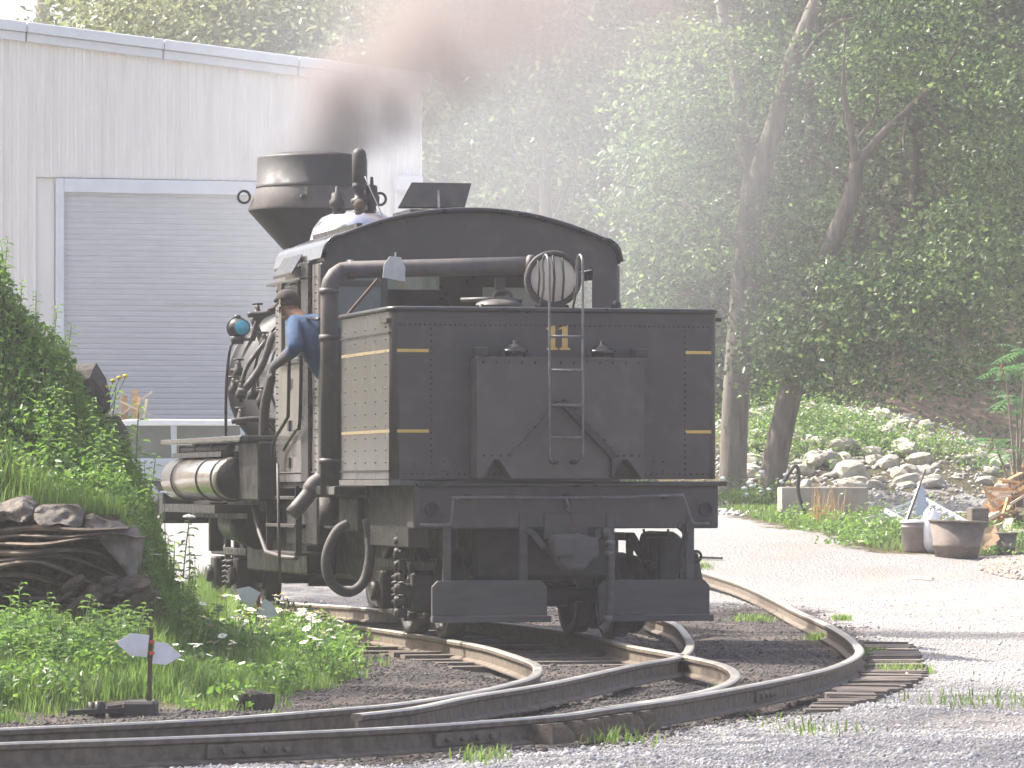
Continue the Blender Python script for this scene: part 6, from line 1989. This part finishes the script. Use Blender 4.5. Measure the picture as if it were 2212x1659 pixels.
# ladder lying on the scrap
q0, q1 = at(1985, 1072, 65.5), at(2112, 1142, 64.6)
r0, r1 = at(1930, 1102, 66.0), at(2030, 1165, 65)
ld = empty('aluminium_ladder', q0, 0, 'aluminium ladder lying tilted behind the grey can and brown tub', 'ladder')
r0 = q0 + V3((-.50, -.1, -.20)); r1 = q1 + V3((-.50, -.1, -.22))
MB().bar(V3((0, 0, 0)), q1 - q0, .03, .07).build('ladder_side', M['alu'], ld)
MB().bar(r0 - q0, r1 - q0, .03, .07).build('ladder_side', M['alu'], ld)
for k in range(9):
    t_ = (k + .4) / 9
    MB().bar((q1 - q0) * t_, (r0 - q0).lerp(r1 - q0, t_), .035, .03).build('rung', M['alu'], ld)
q = at(1900, 1112, 66.2)
o = MB().bar(at(1872, 1120, 66.2), at(1960, 1098, 66.4), .05, .03).bar(at(1880, 1127, 66.0), at(1965, 1108, 66.2), .05, .03).bar(at(1872, 1120, 66.2), at(1872, 1133, 66.0), .05, .03).build('metal_rack', M['galv'])
tag(o, 'bent grey metal rack end lying left of the ladder', 'scrap metal')
# grey can with a white lid
p = stand(1975, 1192); sc1 = F / p.y
can = empty('tall_can', p, 0, 'tall grey brown can with a pale lid, left of the big brown tub', 'can')
w = 30 / sc1 * .94; h = 66 / sc1
MB().lathe([(0, 0), (w * .92, 0), (w * .97, .02), (w, h * .78), (w * 1.05, h * .79), (w * 1.05, h * .83), (w, h * .84), (w, h)], (0, 0, 0), 28).build('can_body', M['grey_tub'], can)
MB().lathe([(w * 1.1, h * .95), (w * 1.12, h * 1.0), (w * 1.0, h * 1.03), (0, h * 1.05)], (0, 0, 0), 28).build('can_lid', M['plastic'], can)
def tub(u, v, wt, wb, hh, name, label, m, tilt=0):
    p = stand(u, v); s_ = F / p.y
    a, c, h = wt / 2 / s_, wb / 2 / s_, hh / s_
    t_ = empty(name, p, 0, label, 'tub'); t_.rotation_euler = (0, tilt, 0)
    MB().lathe([(0, .01), (c, 0), (c + (a - c) * .28, h * .28), (c + (a - c) * .28 + .025, h * .30), (c + (a - c) * .30, h * .34), (a, h), (a + .012, h), (a + .012, h * .97)], (0, 0, 0), 32).lathe([(a, h), (a * .95, h * .96), (c * .9, h * .1)], (0, 0, 0), 32).build('tub_body', m, t_)
    MB().torus((0, 0, h), a + .004, .014, (0, 0, 1), 32, 6).build('tub_rim', m, t_)
    return t_
tub(2066, 1204, 124, 92, 78, 'brown_tub', 'big tapered brown tub with a ridge, in front of the ladder', M['brown_tub'], R(2))
tub(2166, 1196, 62, 50, 44, 'small_tub', 'small dark brown tub at the right of the big one', M['brown_tub'])
p = stand(2016, 1198)
b = MB().ball((0, 0, .32), (.15, .12, .32), 14, 9)
rg = random.Random(3)
b.v = [(x + rg.uniform(-.02, .02), y + rg.uniform(-.02, .02), z + rg.uniform(-.02, .02)) for x, y, z in b.v]
o = b.build('white_bag', M['plastic']); o.location = p + V3((0, .3, 0))
tag(o, 'crumpled white plastic bag squeezed between the can and the brown tub', 'bag')
# pole leaning, with the blue grey tarp behind
o = MB().cyl(at(1999, 1015, 64.2), at(1945, 1165, 63.6), .014, n=8).build('thin_pole', M['iron'])
tag(o, 'thin dark pole leaning up behind the grey can', 'pole')
o = MB().bar(at(1988, 1047, 64.6), at(1950, 1150, 64.4), .05, .03).build('pale_batten', M['galv'])
tag(o, 'pale metal batten leaning beside the thin pole', 'batten')
a = [at(1982, 1045, 64.8), at(1996, 1052, 64.8), at(2006, 1110, 64.7), at(1978, 1112, 64.7)]
b = MB().add(a + [p_ + V3((0, .05, 0)) for p_ in a], [(0, 1, 2, 3), (7, 6, 5, 4), (0, 4, 5, 1), (1, 5, 6, 2), (2, 6, 7, 3), (3, 7, 4, 0)])
o = b.build('metal_sheet', M['silver']); tag(o, 'narrow blue grey metal sheet standing behind the leaning pole', 'metal sheet')
# post stump, board, planks
p = stand(2117, 1160)
o = MB().box((-.13, -.13, -.1), (.13, .13, .42)).build('timber_post', M['wood'], None, .012); o.location = (p.x, 66, gz(p.x, 66) + .12); o.rotation_euler.z = .2
o.scale = (1, 1, (at(2117, 1097, 66).z - o.location.z) / .42)
tag(o, 'square timber post stump at the left of the scrap wood pile', 'post')
a = [at(2113, 1200, 62.6), at(2107, 1150, 62.8), at(2150, 1133, 63.0), at(2160, 1165, 62.8)]
b = MB().add(a + [p_ + V3((0, .03, 0)) for p_ in a], [(0, 1, 2, 3), (7, 6, 5, 4), (0, 4, 5, 1), (1, 5, 6, 2), (2, 6, 7, 3), (3, 7, 4, 0)])
o = b.build('brown_board', M['card']); tag(o, 'brown board propped beside the big brown tub', 'board')
for k, (v, lb) in enumerate(((1150, 'upper of two grey logs lying under the scrap wood at the right edge'), (1168, 'lower of two grey logs lying under the scrap wood at the right edge'))):
    o = MB().cyl(at(2135, v, 66 - k), at(2300, v + 12, 65 - k), .085, .075, n=14).build('log', M['bark']); tag(o, lb, 'log')
o = MB().bar(at(2110, 1130, 67), at(2045, 1142, 66.6), .1, .03).build('wood_slab', M['wood_new']); tag(o, 'orange wood slab lying left of the timber post', 'board')
# orange scrap wood pile at the right edge
b = MB()
for k in range(95):
    u = rd.uniform(2120, 2330); v = rd.uniform(max(985, 1120 - (u - 2120) * 1.5), 1140)
    Y = 67.5 + rd.uniform(-.6, 1.2)
    c = at(u, v, Y)
    L_ = rd.uniform(.18, .55); a_ = rd.gauss(.25, .5)
    d = V3((math.cos(a_), rd.uniform(-.5, .5), math.sin(a_) * .8)).normalized() * L_ / 2
    o = MB().bar(c - d, c + d, rd.uniform(.06, .16), rd.uniform(.02, .06)).build('scrap_piece', M['wood_new'] if rd.random() < .7 else M['wood_pale'])
    tag(o, 'orange offcut in the scrap wood pile at the right edge', 'wood scrap', 'offcuts of the scrap wood pile')
cm_ = at(2290, 1120, 69.0)
o = MB().ball((0, 0, 0), (1.2, .8, .62), 20, 10, -.3).build('scrap_heap', M['rust']); o.location = (cm_.x, 69.2, gz(cm_.x, 69) + .1)
tag(o, 'brown bark and chip heap under the offcuts at the right edge', 'heap')
for u, v, u2, v2, lb in ((1512, 1204, 1560, 1206, 'dark stick lying on the gravel right of the tender'), (1960, 1246, 2015, 1250, 'pale stick lying on the gravel in front of the tubs'), (1830, 1166, 1880, 1172, 'short board lying at the verge left of the tubs')):
    p, q = hit(u, v, .03), hit(u2, v2, .03)
    o = MB().bar(p, q, .05, .03).build('stick', M['iron'] if 'dark' in lb else M['wood_pale']); tag(o, lb, 'stick')

# sumac with red seed heads at the right edge
p = at(2200, 1000, 68)
sm = empty('sumac', V3((p.x, 68, gz(p.x, 68))), 0, 'sumac shrub with feathered leaves and a red seed head at the right edge', 'shrub')
b = MB()
heads = [(2172, 800), (2215, 760), (2150, 960), (2230, 900), (2195, 860), (2240, 800), (2180, 985)]
tips = [at(u, v, 67.6 + .2 * i) - sm.location for i, (u, v) in enumerate(heads)]
for t_ in tips: limb(b, [V3((0, 0, -.1)), V3((t_.x * .4, t_.y * .3, t_.z * .5)), t_], .03, .012, 6)
b.build('stem', M['bark'], sm)
for t_ in tips:
    for k in range(8):
        a_ = k * 2.4 + rd.uniform(-.3, .3)
        d = V3((math.cos(a_), math.sin(a_), rd.uniform(.0, .7))).normalized()
        L_ = rd.uniform(.42, .62)
        b = MB()
        rach = [t_ + d * L_ * s - V3((0, 0, .35 * L_ * s * s)) for s in np.linspace(0, 1, 9)]
        sv = d.cross(V3((0, 0, 1))).normalized()
        for q_, nx_ in zip(rach[1:], rach[2:] + [rach[-1] + d * .05]):
            for s in (-1, 1):
                w_ = sv * s
                tip_ = q_ + w_ * .13 + (nx_ - q_) * .7 - V3((0, 0, .035))
                b.add([q_, q_ + w_ * .05 + (nx_ - q_) * .6, tip_, q_ + w_ * .06 - (nx_ - q_) * .05], [(0, 1, 2, 3)])
        o = b.build('frond', M['sumac'], sm)
for i in (0, 2, 5):
    MB().lathe([(0, -.10), (.03, -.07), (.035, -.02), (.015, .08), (0, .10)], tips[i] + V3((-.06, -.05, .0)), 8).build('seed_head', M['seed'], sm)
